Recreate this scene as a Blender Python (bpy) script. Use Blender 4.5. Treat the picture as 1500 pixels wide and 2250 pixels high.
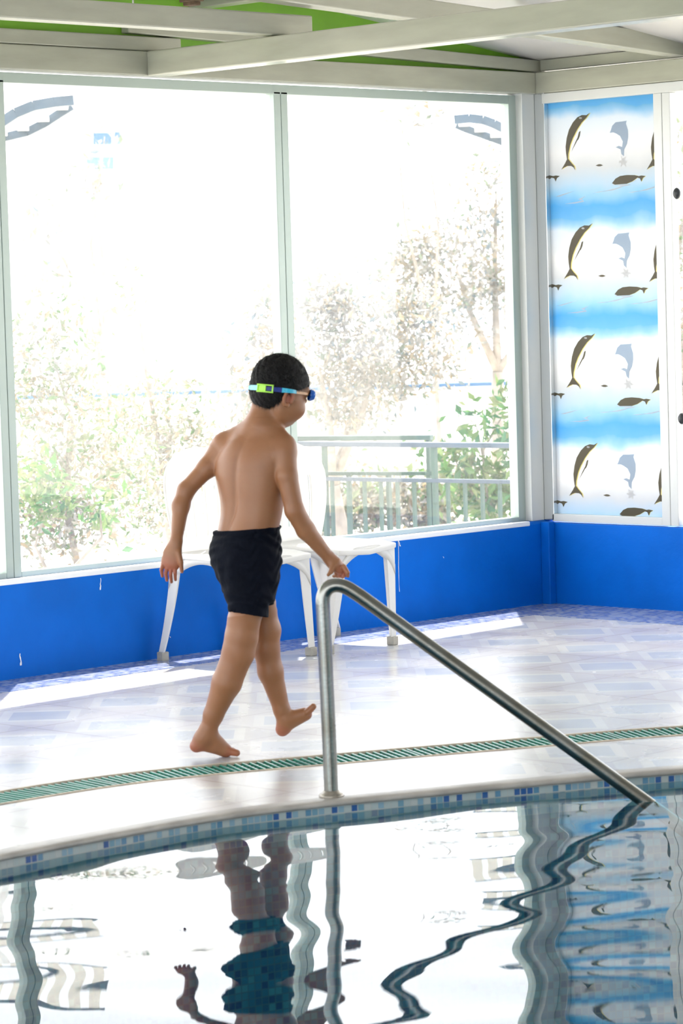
import bpy, bmesh, math, random
import numpy as np
from mathutils import Vector, Matrix
from mathutils.geometry import tessellate_polygon
random.seed(7); rng = np.random.default_rng(11)
for o in list(bpy.data.objects): bpy.data.objects.remove(o)
S = bpy.context.scene
COL = S.collection

# ---------------------------------------------------------------- camera
# room frame: far corner of the room at the origin, back wall along -x, right wall along -y, deck at z=0
F = 6457.0
def _n(v): v = np.array(v, float); return v/np.linalg.norm(v)
_vx = _n([7090-750, 484-1125, F]); _vy = _n([-5852-750, 866-1125, F]); _vy = _n(_vy-_vx*_vx.dot(_vy))
_vz = np.cross(_vx, _vy)
if _vz[1] > 0: _vz = -_vz
R = np.array([_vx, _vy, _vz])
def ray(px, py): return R @ np.array([px-750, py-1125, F])/F
_r = ray(1205, 1325); CAM = -_r*(1.4/-_r[2]); CAM[2] = 1.4
FH = R @ np.array([0, 0, 1.0]); FH[2] = 0; FH /= np.linalg.norm(FH)      # horizontal forward
RH = np.array([FH[1], -FH[0], 0.0])                                      # horizontal right
def hit(px, py, axis=2, val=0.0):
    d = ray(px, py); return CAM + d*((val-CAM[axis])/d[axis])
def at(px, py, dist):                                                    # point at a horizontal forward distance
    d = ray(px, py); return CAM + d*(dist/d.dot(FH))
def ground(px, dist, z):                                                 # place on the ground at a distance
    p = at(px, 700, dist); p[2] = z; return p
cam_d = bpy.data.cameras.new('camera'); cam = bpy.data.objects.new('camera', cam_d); COL.objects.link(cam)
cr, cu, cf = R @ [1, 0, 0], R @ [0, -1, 0], R @ [0, 0, 1]
cam.matrix_world = Matrix(((cr[0], cu[0], -cf[0], CAM[0]), (cr[1], cu[1], -cf[1], CAM[1]), (cr[2], cu[2], -cf[2], CAM[2]), (0, 0, 0, 1)))
cam_d.sensor_fit = 'HORIZONTAL'; cam_d.sensor_width = 24.0; cam_d.lens = F*24.0/1500.0
cam_d.clip_start = 0.1; cam_d.clip_end = 300
cam_d.dof.use_dof = True; cam_d.dof.focus_distance = 12.0; cam_d.dof.aperture_fstop = 7.0
S.camera = cam

# ---------------------------------------------------------------- light
S.view_settings.view_transform = 'Standard'; S.view_settings.look = 'None'
S.view_settings.exposure = 0.8; S.view_settings.gamma = 1.0; S.view_settings.use_curve_mapping = False
W = bpy.data.worlds.new('sky'); S.world = W; W.use_nodes = True
bg = W.node_tree.nodes['Background']; bg.inputs[0].default_value = (0.94, 0.97, 1.0, 1); bg.inputs[1].default_value = 2.7
sl = bpy.data.lights.new('sun', 'SUN'); sl.energy = 10.0; sl.angle = math.radians(0.6); sl.color = (1.0, 0.96, 0.88)
sun = bpy.data.objects.new('sun', sl); COL.objects.link(sun)
EL = math.radians(64)
sd = Vector((-0.72*math.cos(EL), -0.69*math.cos(EL), -math.sin(EL)))
sun.rotation_euler = sd.to_track_quat('-Z', 'Y').to_euler()

# ---------------------------------------------------------------- material helpers
def newmat(name):
    m = bpy.data.materials.new(name); m.use_nodes = True
    nt = m.node_tree; b = nt.nodes['Principled BSDF']; return m, nt, b
def nd(nt, t, **kw):
    n = nt.nodes.new(t)
    for k, v in kw.items(): setattr(n, k, v)
    return n
def pm(name, col, rough=0.5, metal=0.0, spec=0.5, bump=0.0, bscale=30.0, var=0.0, vscale=4.0, sss=0.0, col2=None, stretch=None):
    m, nt, b = newmat(name); L = nt.links
    b.inputs['Base Color'].default_value = (*col, 1); b.inputs['Roughness'].default_value = rough
    b.inputs['Metallic'].default_value = metal; b.inputs['Specular IOR Level'].default_value = spec
    if sss:
        b.inputs['Subsurface Weight'].default_value = sss; b.inputs['Subsurface Radius'].default_value = (1, .35, .2); b.inputs['Subsurface Scale'].default_value = 0.012
    tc = nd(nt, 'ShaderNodeTexCoord'); vec = tc.outputs['Object']
    if stretch:
        mp = nd(nt, 'ShaderNodeMapping'); mp.inputs['Scale'].default_value = stretch; L.new(vec, mp.inputs['Vector']); vec = mp.outputs[0]
    if var or col2:
        n = nd(nt, 'ShaderNodeTexNoise'); n.inputs['Scale'].default_value = vscale; n.inputs['Detail'].default_value = 5; L.new(vec, n.inputs['Vector'])
        r = nd(nt, 'ShaderNodeValToRGB'); r.color_ramp.elements[0].position = .35; r.color_ramp.elements[1].position = .68
        c2 = col2 if col2 else tuple(max(0, c*(1-var)) for c in col)
        r.color_ramp.elements[0].color = (*c2, 1); r.color_ramp.elements[1].color = (*col, 1)
        L.new(n.outputs['Fac'], r.inputs[0]); L.new(r.outputs[0], b.inputs['Base Color'])
    if bump:
        n2 = nd(nt, 'ShaderNodeTexNoise'); n2.inputs['Scale'].default_value = bscale; n2.inputs['Detail'].default_value = 4; L.new(vec, n2.inputs['Vector'])
        bp = nd(nt, 'ShaderNodeBump'); bp.inputs['Strength'].default_value = bump; bp.inputs['Distance'].default_value = .01
        L.new(n2.outputs['Fac'], bp.inputs['Height']); L.new(bp.outputs[0], b.inputs['Normal'])
    return m
def math_n(nt, op, a, b=None, c=None):
    n = nd(nt, 'ShaderNodeMath', operation=op)
    for i, v in enumerate((a, b, c)):
        if v is None: continue
        if isinstance(v, (int, float)): n.inputs[i].default_value = v
        else: nt.links.new(v, n.inputs[i])
    return n.outputs[0]
def mixc(nt, f, a, b):
    n = nd(nt, 'ShaderNodeMix', data_type='RGBA')
    for s, v in ((n.inputs[0], f), (n.inputs[6], a), (n.inputs[7], b)):
        if isinstance(v, (int, float)): s.default_value = v
        elif isinstance(v, tuple): s.default_value = (*v, 1)
        else: nt.links.new(v, s)
    return n.outputs[2]

M = {}
def trans_plastic():
    m = pm('white_plastic', (.84, .83, .80), .35); nt = m.node_tree; b = nt.nodes['Principled BSDF']; out = nt.nodes['Material Output']
    tl = nd(nt, 'ShaderNodeBsdfTranslucent'); tl.inputs[0].default_value = (.88, .87, .85, 1)
    mx = nd(nt, 'ShaderNodeMixShader'); mx.inputs[0].default_value = .32; nt.links.new(b.outputs[0], mx.inputs[1]); nt.links.new(tl.outputs[0], mx.inputs[2]); nt.links.new(mx.outputs[0], out.inputs[0]); return m
M['blue'] = pm('blue_wall_paint', (0.0005, 0.135, 0.62), .45, spec=.12, bump=.25, bscale=14, var=.22, vscale=2.2)
M['steel'] = pm('painted_steel_beam', (.40, .40, .32), .22, metal=.0, spec=.6, var=.16, vscale=2.5, bump=.02, bscale=40, stretch=(1.2, 1.2, 6))
M['alu'] = pm('aluminium_frame', (.40, .47, .43), .35, metal=.2, var=.06, vscale=3)
M['aluw'] = pm('white_aluminium', (.58, .59, .57), .35, metal=.1)
M['dark'] = pm('black_rubber', (.015, .018, .02), .4)
M['ceil'] = pm('white_roof_sheet', (.62, .60, .575), .16, spec=.6, var=.04, vscale=1.5)
M['green'] = pm('green_gable_sheet', (.17, .42, .012), .5, var=.25, vscale=3)
M['white_plastic'] = trans_plastic()
M['cap'] = pm('grey_rubber_cap', (.42, .40, .35), .6, var=.3, vscale=20)
M['steel_rail'] = pm('brushed_stainless', (.27, .28, .27), .26, metal=1.0, bump=.05, bscale=120, col2=(.19, .18, .15), vscale=7)
M['flange'] = pm('stained_steel_flange', (.42, .38, .32), .4, metal=.7, var=.4, vscale=40)
M['grate'] = pm('green_grate_plastic', (.012, .20, .13), .28, var=.3, vscale=14)
M['channel'] = pm('channel_concrete', (.10, .13, .11), .8)
M['edge_trim'] = pm('cream_grout_edge', (.62, .52, .40), .7, var=.3, vscale=12)
M['shorts'] = pm('navy_swim_fabric', (.0025, .004, .010), .8, spec=.1, bump=.25, bscale=60, var=.3, vscale=9)
M['hair'] = pm('dark_hair', (.005, .004, .004), .6, spec=.3, bump=.5, bscale=160, var=.3, vscale=60)
M['gog_cyan'] = pm('cyan_strap', (.02, .42, .62), .35)
M['gog_navy'] = pm('navy_strap', (.01, .03, .22), .4)
M['gog_green'] = pm('lime_buckle', (.45, .85, .10), .35)
M['gog_lens'] = pm('blue_lens_cup', (.01, .10, .45), .15)
M['gog_clear'] = pm('peach_rubber', (.75, .45, .26), .4)
M['gog_pale'] = pm('pale_cyan_strap', (.30, .75, .85), .4)
M['railgreen'] = pm('green_grey_railing_paint', (.035, .08, .06), .45, var=.2, vscale=3)
M['railblue'] = pm('blue_grey_railing_paint', (.045, .07, .10), .45, var=.15, vscale=3)
M['bark'] = pm('bark', (.34, .29, .24), .9, bump=.6, bscale=30, var=.4, vscale=14)
M['ground'] = pm('dry_ground', (.60, .57, .50), .95, var=.3, vscale=2)
M['house'] = pm('white_render', (.85, .84, .82), .8, var=.05, vscale=2)
M['glassdark'] = pm('blue_window_glass', (.05, .12, .20), .1)
M['slate'] = pm('blue_grey_fascia', (.06, .09, .12), .5, var=.25, vscale=8)
M['bluetile'] = pm('blue_coping', (.02, .09, .2), .5)
M['flake_sun_edge'] = pm('plaster_and_sun_edge', (.8, .82, .84), .8)  # white of the paint chips, and of the painted sunlight on the wall ledge
M['rust'] = pm('rusty_stain', (.16, .10, .06), .8, var=.4, vscale=40)

def skin_mat():
    m, nt, b = newmat('skin'); L = nt.links
    tc = nd(nt, 'ShaderNodeTexCoord')
    n = nd(nt, 'ShaderNodeTexNoise'); n.inputs['Scale'].default_value = 9; n.inputs['Detail'].default_value = 5; L.new(tc.outputs['Object'], n.inputs['Vector'])
    c = mixc(nt, n.outputs['Fac'], (.245, .098, .040), (.34, .155, .072))
    at_ = nd(nt, 'ShaderNodeAttribute', attribute_name='redness')
    c = mixc(nt, at_.outputs['Fac'], c, (.38, .095, .06))
    L.new(c, b.inputs['Base Color']); b.inputs['Roughness'].default_value = .46
    b.inputs['Subsurface Weight'].default_value = .12; b.inputs['Subsurface Radius'].default_value = (1, .35, .2); b.inputs['Subsurface Scale'].default_value = .01
    n2 = nd(nt, 'ShaderNodeTexNoise'); n2.inputs['Scale'].default_value = 140; L.new(tc.outputs['Object'], n2.inputs['Vector'])
    bp = nd(nt, 'ShaderNodeBump'); bp.inputs['Strength'].default_value = .08; bp.inputs['Distance'].default_value = .002
    L.new(n2.outputs['Fac'], bp.inputs['Height']); L.new(bp.outputs[0], b.inputs['Normal'])
    return m
M['skin'] = skin_mat()

def tile_floor():
    m, nt, b = newmat('glazed_deck_tile'); L = nt.links
    tc = nd(nt, 'ShaderNodeTexCoord'); sx = nd(nt, 'ShaderNodeSeparateXYZ'); L.new(tc.outputs['Object'], sx.inputs[0])
    X, Y = sx.outputs[0], sx.outputs[1]
    u = math_n(nt, 'FRACT', math_n(nt, 'DIVIDE', math_n(nt, 'ADD', X, 0.63), .42)); v = math_n(nt, 'FRACT', math_n(nt, 'DIVIDE', math_n(nt, 'ADD', Y, .25), .42))
    du = math_n(nt, 'ABSOLUTE', math_n(nt, 'SUBTRACT', u, .5)); dv = math_n(nt, 'ABSOLUTE', math_n(nt, 'SUBTRACT', v, .5))
    grout = math_n(nt, 'GREATER_THAN', math_n(nt, 'MAXIMUM', du, dv), .494)
    dia = math_n(nt, 'ADD', du, dv)
    d1 = math_n(nt, 'LESS_THAN', dia, .34)
    band = math_n(nt, 'MULTIPLY', math_n(nt, 'GREATER_THAN', dia, .34), math_n(nt, 'LESS_THAN', dia, .46))
    cr_ = math_n(nt, 'GREATER_THAN', dia, .74)
    n = nd(nt, 'ShaderNodeTexNoise'); n.inputs['Scale'].default_value = 3; n.inputs['Detail'].default_value = 6; L.new(tc.outputs['Object'], n.inputs['Vector'])
    base = mixc(nt, n.outputs['Fac'], (.50, .465, .44), (.57, .55, .54))
    c = mixc(nt, d1, base, (.46, .475, .50)); c = mixc(nt, band, c, (.60, .58, .55)); c = mixc(nt, cr_, c, (.49, .455, .45))
    ng = nd(nt, 'ShaderNodeTexNoise'); ng.inputs['Scale'].default_value = 1.4; L.new(tc.outputs['Object'], ng.inputs['Vector'])
    gcol = mixc(nt, ng.outputs['Fac'], (.22, .17, .14), (.44, .41, .39))
    c = mixc(nt, grout, c, gcol)
    L.new(c, b.inputs['Base Color'])
    b.inputs['Roughness'].default_value = .3; b.inputs['Specular IOR Level'].default_value = .6
    nr = nd(nt, 'ShaderNodeTexNoise'); nr.inputs['Scale'].default_value = 2.2; nr.inputs['Detail'].default_value = 4; L.new(tc.outputs['Object'], nr.inputs['Vector'])
    rr = nd(nt, 'ShaderNodeMapRange'); rr.inputs[1].default_value = .35; rr.inputs[2].default_value = .65; rr.inputs[3].default_value = .2; rr.inputs[4].default_value = .32
    L.new(nr.outputs['Fac'], rr.inputs[0]); L.new(rr.outputs[0], b.inputs['Roughness'])
    bp = nd(nt, 'ShaderNodeBump'); bp.inputs['Strength'].default_value = .3; bp.inputs['Distance'].default_value = .003
    h = math_n(nt, 'SUBTRACT', math_n(nt, 'MULTIPLY', nr.outputs['Fac'], 1.5), grout)
    L.new(h, bp.inputs['Height']); L.new(bp.outputs[0], b.inputs['Normal'])
    return m
M['floor'] = tile_floor()

def mosaic(name, pitch, cols, grout, uv=True, gw=.07, rough=.2, fine=None):
    m, nt, b = newmat(name); L = nt.links
    tc = nd(nt, 'ShaderNodeTexCoord'); src = tc.outputs['UV' if uv else 'Object']
    dv = nd(nt, 'ShaderNodeVectorMath', operation='SCALE'); L.new(src, dv.inputs[0]); dv.inputs['Scale'].default_value = 1.0/pitch
    fl = nd(nt, 'ShaderNodeVectorMath', operation='FLOOR'); L.new(dv.outputs[0], fl.inputs[0])
    fr = nd(nt, 'ShaderNodeVectorMath', operation='FRACTION'); L.new(dv.outputs[0], fr.inputs[0])
    wn = nd(nt, 'ShaderNodeTexWhiteNoise', noise_dimensions='3D'); L.new(fl.outputs[0], wn.inputs[0])
    r = nd(nt, 'ShaderNodeValToRGB'); r.color_ramp.interpolation = 'CONSTANT'; e = r.color_ramp.elements
    e[0].position = 0; e[0].color = (*cols[0][1], 1); e[1].position = cols[1][0]; e[1].color = (*cols[1][1], 1)
    for p, c in cols[2:]:
        q = e.new(p); q.color = (*c, 1)
    L.new(wn.outputs[0], r.inputs[0])
    s = nd(nt, 'ShaderNodeSeparateXYZ'); L.new(fr.outputs[0], s.inputs[0])
    g = math_n(nt, 'MAXIMUM', math_n(nt, 'ABSOLUTE', math_n(nt, 'SUBTRACT', s.outputs[0], .5)), math_n(nt, 'ABSOLUTE', math_n(nt, 'SUBTRACT', s.outputs[1], .5)))
    c = mixc(nt, math_n(nt, 'GREATER_THAN', g, .5-gw), r.outputs[0], grout)
    L.new(c, b.inputs['Base Color']); b.inputs['Roughness'].default_value = rough
    return m
M['band'] = mosaic('waterline_mosaic', .0205, [(0, (0.364, 0.420, 0.420)), (.28, (0.084, 0.210, 0.336)), (.46, (0.210, 0.336, 0.420)), (.66, (0.010, 0.070, 0.266)), (.76, (0.140, 0.280, 0.364)), (.9, (0.420, 0.448, 0.434))], (0.385, 0.406, 0.385))
M['poolmos'] = mosaic('pool_mosaic', .022, [(0, (.02, .12, .20)), (.3, (.03, .17, .25)), (.55, (.012, .08, .17)), (.72, (.05, .22, .28)), (.9, (.08, .26, .30))], (.07, .16, .19))
M['strip'] = mosaic('blue_floor_strip', .026, [(0, (.15, .20, .38)), (.3, (.24, .30, .46)), (.6, (.10, .16, .36)), (.8, (.34, .38, .48))], (.40, .38, .40), uv=False)

def schlick(nt, f0):
    g = nd(nt, 'ShaderNodeNewGeometry'); d = nd(nt, 'ShaderNodeVectorMath', operation='DOT_PRODUCT'); nt.links.new(g.outputs['Normal'], d.inputs[0]); nt.links.new(g.outputs['Incoming'], d.inputs[1])
    c = math_n(nt, 'SUBTRACT', 1.0, math_n(nt, 'ABSOLUTE', d.outputs['Value'])); return math_n(nt, 'MULTIPLY_ADD', math_n(nt, 'POWER', c, 5.0), 1-f0, f0)
def glass_mat(name, dust=.10, tint=(1, 1, 1)):
    m, nt, b = newmat(name); L = nt.links; nt.nodes.remove(b); out = nt.nodes['Material Output']
    tr = nd(nt, 'ShaderNodeBsdfTransparent'); tr.inputs[0].default_value = (*tint, 1)
    df = nd(nt, 'ShaderNodeBsdfDiffuse'); df.inputs[0].default_value = (.9, .92, .95, 1)
    tl = nd(nt, 'ShaderNodeBsdfTranslucent'); tl.inputs[0].default_value = (.9, .92, .95, 1)
    dm = nd(nt, 'ShaderNodeMixShader'); dm.inputs[0].default_value = .75; L.new(df.outputs[0], dm.inputs[1]); L.new(tl.outputs[0], dm.inputs[2])
    tc = nd(nt, 'ShaderNodeTexCoord')
    n1 = nd(nt, 'ShaderNodeTexNoise'); n1.inputs['Scale'].default_value = 3; n1.inputs['Detail'].default_value = 6; L.new(tc.outputs['Object'], n1.inputs['Vector'])
    n2 = nd(nt, 'ShaderNodeTexNoise'); n2.inputs['Scale'].default_value = 190; n2.inputs['Detail'].default_value = 2; L.new(tc.outputs['Object'], n2.inputs['Vector'])
    sp = nd(nt, 'ShaderNodeMapRange'); sp.inputs[1].default_value = .66; sp.inputs[2].default_value = .74; sp.inputs[3].default_value = 0; sp.inputs[4].default_value = .12
    L.new(n2.outputs['Fac'], sp.inputs[0])
    fac = math_n(nt, 'ADD', math_n(nt, 'MULTIPLY', n1.outputs['Fac'], dust*2), sp.outputs[0])
    m1 = nd(nt, 'ShaderNodeMixShader'); L.new(fac, m1.inputs[0]); L.new(tr.outputs[0], m1.inputs[1]); L.new(dm.outputs[0], m1.inputs[2])
    gl = nd(nt, 'ShaderNodeBsdfGlossy'); gl.inputs['Roughness'].default_value = .02
    fn = schlick(nt, .04)
    m2 = nd(nt, 'ShaderNodeMixShader'); L.new(fn, m2.inputs[0]); L.new(m1.outputs[0], m2.inputs[1]); L.new(gl.outputs[0], m2.inputs[2])
    L.new(m2.outputs[0], out.inputs[0]); return m
M['pane'] = glass_mat('dusty_window_glass', .022)

def water_mat():
    m, nt, b = newmat('pool_water'); L = nt.links; nt.nodes.remove(b); out = nt.nodes['Material Output']
    tr = nd(nt, 'ShaderNodeBsdfTransparent'); tr.inputs[0].default_value = (.42, .72, .80, 1)
    gl = nd(nt, 'ShaderNodeBsdfGlossy'); gl.inputs['Roughness'].default_value = 0.0
    fn = schlick(nt, .045)
    m2 = nd(nt, 'ShaderNodeMixShader'); L.new(fn, m2.inputs[0]); L.new(tr.outputs[0], m2.inputs[1]); L.new(gl.outputs[0], m2.inputs[2])
    L.new(m2.outputs[0], out.inputs[0]); return m
M['water'] = water_mat()

def leaf_mat(name, cols, trans=.45):
    m, nt, b = newmat(name); L = nt.links; out = nt.nodes['Material Output']
    g = nd(nt, 'ShaderNodeNewGeometry'); r = nd(nt, 'ShaderNodeValToRGB'); e = r.color_ramp.elements; r.color_ramp.interpolation = 'CONSTANT'
    e[0].position = 0; e[0].color = (*cols[0][1], 1); e[1].position = cols[1][0]; e[1].color = (*cols[1][1], 1)
    for p, c in cols[2:]:
        q = e.new(p); q.color = (*c, 1)
    L.new(g.outputs['Random Per Island'], r.inputs[0]); L.new(r.outputs[0], b.inputs['Base Color']); b.inputs['Roughness'].default_value = .42
    tl = nd(nt, 'ShaderNodeBsdfTranslucent'); L.new(r.outputs[0], tl.inputs[0])
    mx = nd(nt, 'ShaderNodeMixShader'); mx.inputs[0].default_value = trans; L.new(b.outputs[0], mx.inputs[1]); L.new(tl.outputs[0], mx.inputs[2])
    L.new(mx.outputs[0], out.inputs[0]); return m
M['leafA'] = leaf_mat('mixed_leaf', [(0, (0.152, 0.182, 0.094)), (.2, (0.261, 0.240, 0.188)), (.42, (0.200, 0.202, 0.166)), (.6, (0.290, 0.225, 0.138)), (.72, (0.079, 0.152, 0.050)), (.82, (0.273, 0.261, 0.247)), (.93, (0.225, 0.166, 0.102))])
M['leafB'] = leaf_mat('pale_leaf', [(0, (0.240, 0.225, 0.200)), (.25, (0.261, 0.211, 0.138)), (.45, (0.182, 0.182, 0.166)), (.62, (0.283, 0.269, 0.247)), (.85, (0.130, 0.159, 0.109)), (.95, (0.109, 0.145, 0.163))])
M['leafC'] = leaf_mat('green_leaf', [(0, (0.073, 0.166, 0.036)), (.3, (0.130, 0.197, 0.058)), (.6, (0.043, 0.130, 0.043)), (.8, (0.188, 0.218, 0.094))])

def film_mat():
    m, nt, b = newmat('printed_sea_film'); L = nt.links; out = nt.nodes['Material Output']
    tc = nd(nt, 'ShaderNodeTexCoord'); s = nd(nt, 'ShaderNodeSeparateXYZ'); L.new(tc.outputs['Object'], s.inputs[0])
    n = nd(nt, 'ShaderNodeTexNoise'); n.inputs['Scale'].default_value = 6; n.inputs['Detail'].default_value = 3; L.new(tc.outputs['Object'], n.inputs['Vector'])
    zz = math_n(nt, 'ADD', s.outputs[2], math_n(nt, 'MULTIPLY', math_n(nt, 'SUBTRACT', n.outputs['Fac'], .5), .09))
    fr = math_n(nt, 'FRACT', math_n(nt, 'DIVIDE', math_n(nt, 'SUBTRACT', 2.262+.4965*4, zz), .4965))
    r = nd(nt, 'ShaderNodeValToRGB'); e = r.color_ramp.elements
    stops = [(0, (.20, .45, .62)), (.05, (.34, .53, .68)), (.12, (.62, .66, .70)), (.38, (.67, .67, .67)), (.55, (.56, .57, .58)), (.70, (.46, .56, .64)), (.80, (.32, .52, .66)), (.90, (.11, .40, .64)), (1.0, (.17, .44, .66))]
    e[0].position, e[0].color = stops[0][0], (*stops[0][1], 1); e[1].position, e[1].color = stops[-1][0], (*stops[-1][1], 1)
    for p, c in stops[1:-1]:
        q = e.new(p); q.color = (*c, 1)
    L.new(fr, r.inputs[0]); L.new(r.outputs[0], b.inputs['Base Color']); b.inputs['Roughness'].default_value = .3
    tl = nd(nt, 'ShaderNodeBsdfTranslucent'); L.new(r.outputs[0], tl.inputs[0])
    mx = nd(nt, 'ShaderNodeMixShader'); mx.inputs[0].default_value = .5; L.new(b.outputs[0], mx.inputs[1]); L.new(tl.outputs[0], mx.inputs[2])
    L.new(mx.outputs[0], out.inputs[0]); return m
def ink(name, c, t=.5):
    m, nt, b = newmat(name); L = nt.links; out = nt.nodes['Material Output']
    b.inputs['Base Color'].default_value = (*c, 1); b.inputs['Roughness'].default_value = .35
    tl = nd(nt, 'ShaderNodeBsdfTranslucent'); tl.inputs[0].default_value = (*c, 1)
    mx = nd(nt, 'ShaderNodeMixShader'); mx.inputs[0].default_value = t; L.new(b.outputs[0], mx.inputs[1]); L.new(tl.outputs[0], mx.inputs[2])
    L.new(mx.outputs[0], out.inputs[0]); return m
M['film'] = film_mat(); M['ink_brown'] = ink('brown_print', (.11, .09, .05)); M['ink_yellow'] = ink('yellow_print', (.80, .70, .25))
M['ink_pale'] = ink('pale_blue_print', (.36, .44, .54), .5); M['ink_white'] = ink('white_print', (.66, .66, .66), .6)

# ---------------------------------------------------------------- mesh helpers
def prop(o, label=None, cat=None, group=None, kind=None):
    if label: o['label'] = label
    if cat: o['category'] = cat
    if group: o['group'] = group
    if kind: o['kind'] = kind
    return o
def mesh_obj(name, verts, faces, mats, parent=None, smooth=False, mi=None):
    me = bpy.data.meshes.new(name); me.from_pydata([tuple(map(float, v)) for v in verts], [], faces)
    if not isinstance(mats, (list, tuple)): mats = [mats]
    for m in mats: me.materials.append(m)
    if mi is not None: me.polygons.foreach_set('material_index', np.array(mi, dtype=np.int32))
    if smooth: me.polygons.foreach_set('use_smooth', [True]*len(me.polygons))
    me.update()
    o = bpy.data.objects.new(name, me); COL.objects.link(o)
    if parent is not None: o.parent = parent
    return o
class MB:
    def __init__(s): s.v = []; s.f = []; s.mi = []
    def add(s, v, f, mi=0):
        b = len(s.v); s.v += [tuple(map(float, p)) for p in v]; s.f += [tuple(b+i for i in q) for q in f]; s.mi += [mi]*len(f); return s
    def box(s, x0, x1, y0, y1, z0, z1, mi=0):
        x0, x1 = sorted((x0, x1)); y0, y1 = sorted((y0, y1)); z0, z1 = sorted((z0, z1))
        return s.add([(x0, y0, z0), (x1, y0, z0), (x1, y1, z0), (x0, y1, z0), (x0, y0, z1), (x1, y0, z1), (x1, y1, z1), (x0, y1, z1)],
              [(3, 2, 1, 0), (4, 5, 6, 7), (0, 1, 5, 4), (1, 2, 6, 5), (2, 3, 7, 6), (3, 0, 4, 7)], mi)
    def beam(s, a, b, w, h, up=(0, 0, 1), mi=0, w2=None, h2=None):       # box between two points, w across, h along up
        a = Vector(a); b = Vector(b); d = (b-a).normalized(); u = Vector(up); sx = d.cross(u).normalized(); u = sx.cross(d).normalized()
        w2 = w if w2 is None else w2; h2 = h if h2 is None else h2
        P = [p+sx*(i*ww/2)+u*(j*hh/2) for p, ww, hh in ((a, w, h), (b, w2, h2)) for i, j in ((-1, -1), (1, -1), (1, 1), (-1, 1))]
        return s.add(P, [(3, 2, 1, 0), (4, 5, 6, 7), (0, 1, 5, 4), (1, 2, 6, 5), (2, 3, 7, 6), (3, 0, 4, 7)], mi)
    def tube(s, pts, rad, n=12, mi=0, caps=True):
        pts = [Vector(p) for p in pts]; rad = rad if isinstance(rad, (list, tuple)) else [rad]*len(pts)
        t0 = (pts[1]-pts[0]).normalized(); ref = Vector((0, 0, 1)) if abs(t0.z) < .9 else Vector((1, 0, 0)); u = t0.cross(ref).normalized()
        V = []; 
        for i, p in enumerate(pts):
            t = ((pts[min(i+1, len(pts)-1)]-pts[max(i-1, 0)])).normalized(); u = (u-t*u.dot(t)).normalized(); w = t.cross(u)
            for k in range(n):
                a = 2*math.pi*k/n; V.append(p+(u*math.cos(a)+w*math.sin(a))*rad[i])
        Fc = [(i*n+k, i*n+(k+1) % n, (i+1)*n+(k+1) % n, (i+1)*n+k) for i in range(len(pts)-1) for k in range(n)]
        if caps: Fc += [tuple(range(n-1, -1, -1)), tuple((len(pts)-1)*n+k for k in range(n))]
        return s.add(V, Fc, mi)
    def poly(s, pts, z0, z1, mi=0, holes=(), mside=None):              # extruded polygon
        loops = [list(pts)]+[list(h) for h in holes]; flat = [p for l in loops for p in l]
        tris = tessellate_polygon([[Vector((p[0], p[1], 0)) for p in l] for l in loops])
        n = len(flat); V = [(p[0], p[1], z1) for p in flat]+[(p[0], p[1], z0) for p in flat]; Fc = []
        for t in tris:
            a, b_, c = [Vector(flat[i][:2]+(0,)) if isinstance(flat[i], tuple) else Vector((flat[i][0], flat[i][1], 0)) for i in t]
            if (b_-a).cross(c-a).z < 0: t = t[::-1]
            Fc.append(tuple(t)); Fc.append(tuple(i+n for i in reversed(t)))
        s.add(V, Fc, mi); k = 0; V2 = []
        for l in loops:
            m_ = len(l); F2 = []
            for i in range(m_): F2.append((k+i, k+(i+1) % m_, n+k+(i+1) % m_, n+k+i))
            s.add(V, F2, mi if mside is None else mside); k += m_
        return s
    def build(s, name, mats, parent=None, smooth=False, bevel=0, seg=2, auto=False):
        o = mesh_obj(name, s.v, s.f, mats, parent, smooth, s.mi)
        bm = bmesh.new(); bm.from_mesh(o.data)
        bmesh.ops.recalc_face_normals(bm, faces=bm.faces); bm.to_mesh(o.data); bm.free()
        if bevel:
            md = o.modifiers.new('bevel', 'BEVEL'); md.width = bevel; md.segments = seg; md.limit_method = 'ANGLE'
        return o
def empty(name, loc=(0, 0, 0), rz=0):
    o = bpy.data.objects.new(name, None); o.location = tuple(map(float, loc)); o.rotation_euler = (0, 0, rz); COL.objects.link(o); return o
def struct(o): o['kind'] = 'structure'; return o

# ================================================================ SETTING
ZH = 2.291                                  # head of the windows
# ---- plan curves of the deck (metres)
cop = [(-12, -2.86), (-9, -2.85), (-7, -2.845), (-6.2, -2.84), (-5.547, -2.841), (-5.232, -2.843), (-4.907, -2.86), (-4.66, -2.905), (-4.457, -2.97), (-4.246, -3.065), (-3.961, -3.185), (-3.686, -3.315), (-3.438, -3.452), (-3.05, -3.72), (-2.6, -4.15), (-2.2, -4.75), (-1.95, -5.5), (-1.9, -7), (-1.9, -12)]
gfar = [(-12, -2.03), (-5.6, -2.03), (-4.89, -2.034), (-4.528, -2.075), (-4.241, -2.175), (-4.023, -2.28), (-3.595, -2.48), (-3.18, -2.69), (-2.992, -2.775), (-2.76, -2.91), (-2.3, -3.25), (-1.8, -3.8), (-1.35, -4.6), (-1.1, -5.6), (-1.05, -7), (-1.05, -12)]
def smooth_curve(P, it=2):
    for _ in range(it):
        Q = [P[0]]
        for a, b in zip(P[:-1], P[1:]): Q += [(a[0]*.75+b[0]*.25, a[1]*.75+b[1]*.25), (a[0]*.25+b[0]*.75, a[1]*.25+b[1]*.75)]
        P = Q+[P[-1]]
    return P
cop = smooth_curve(cop); gfar = smooth_curve(gfar)
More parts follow.
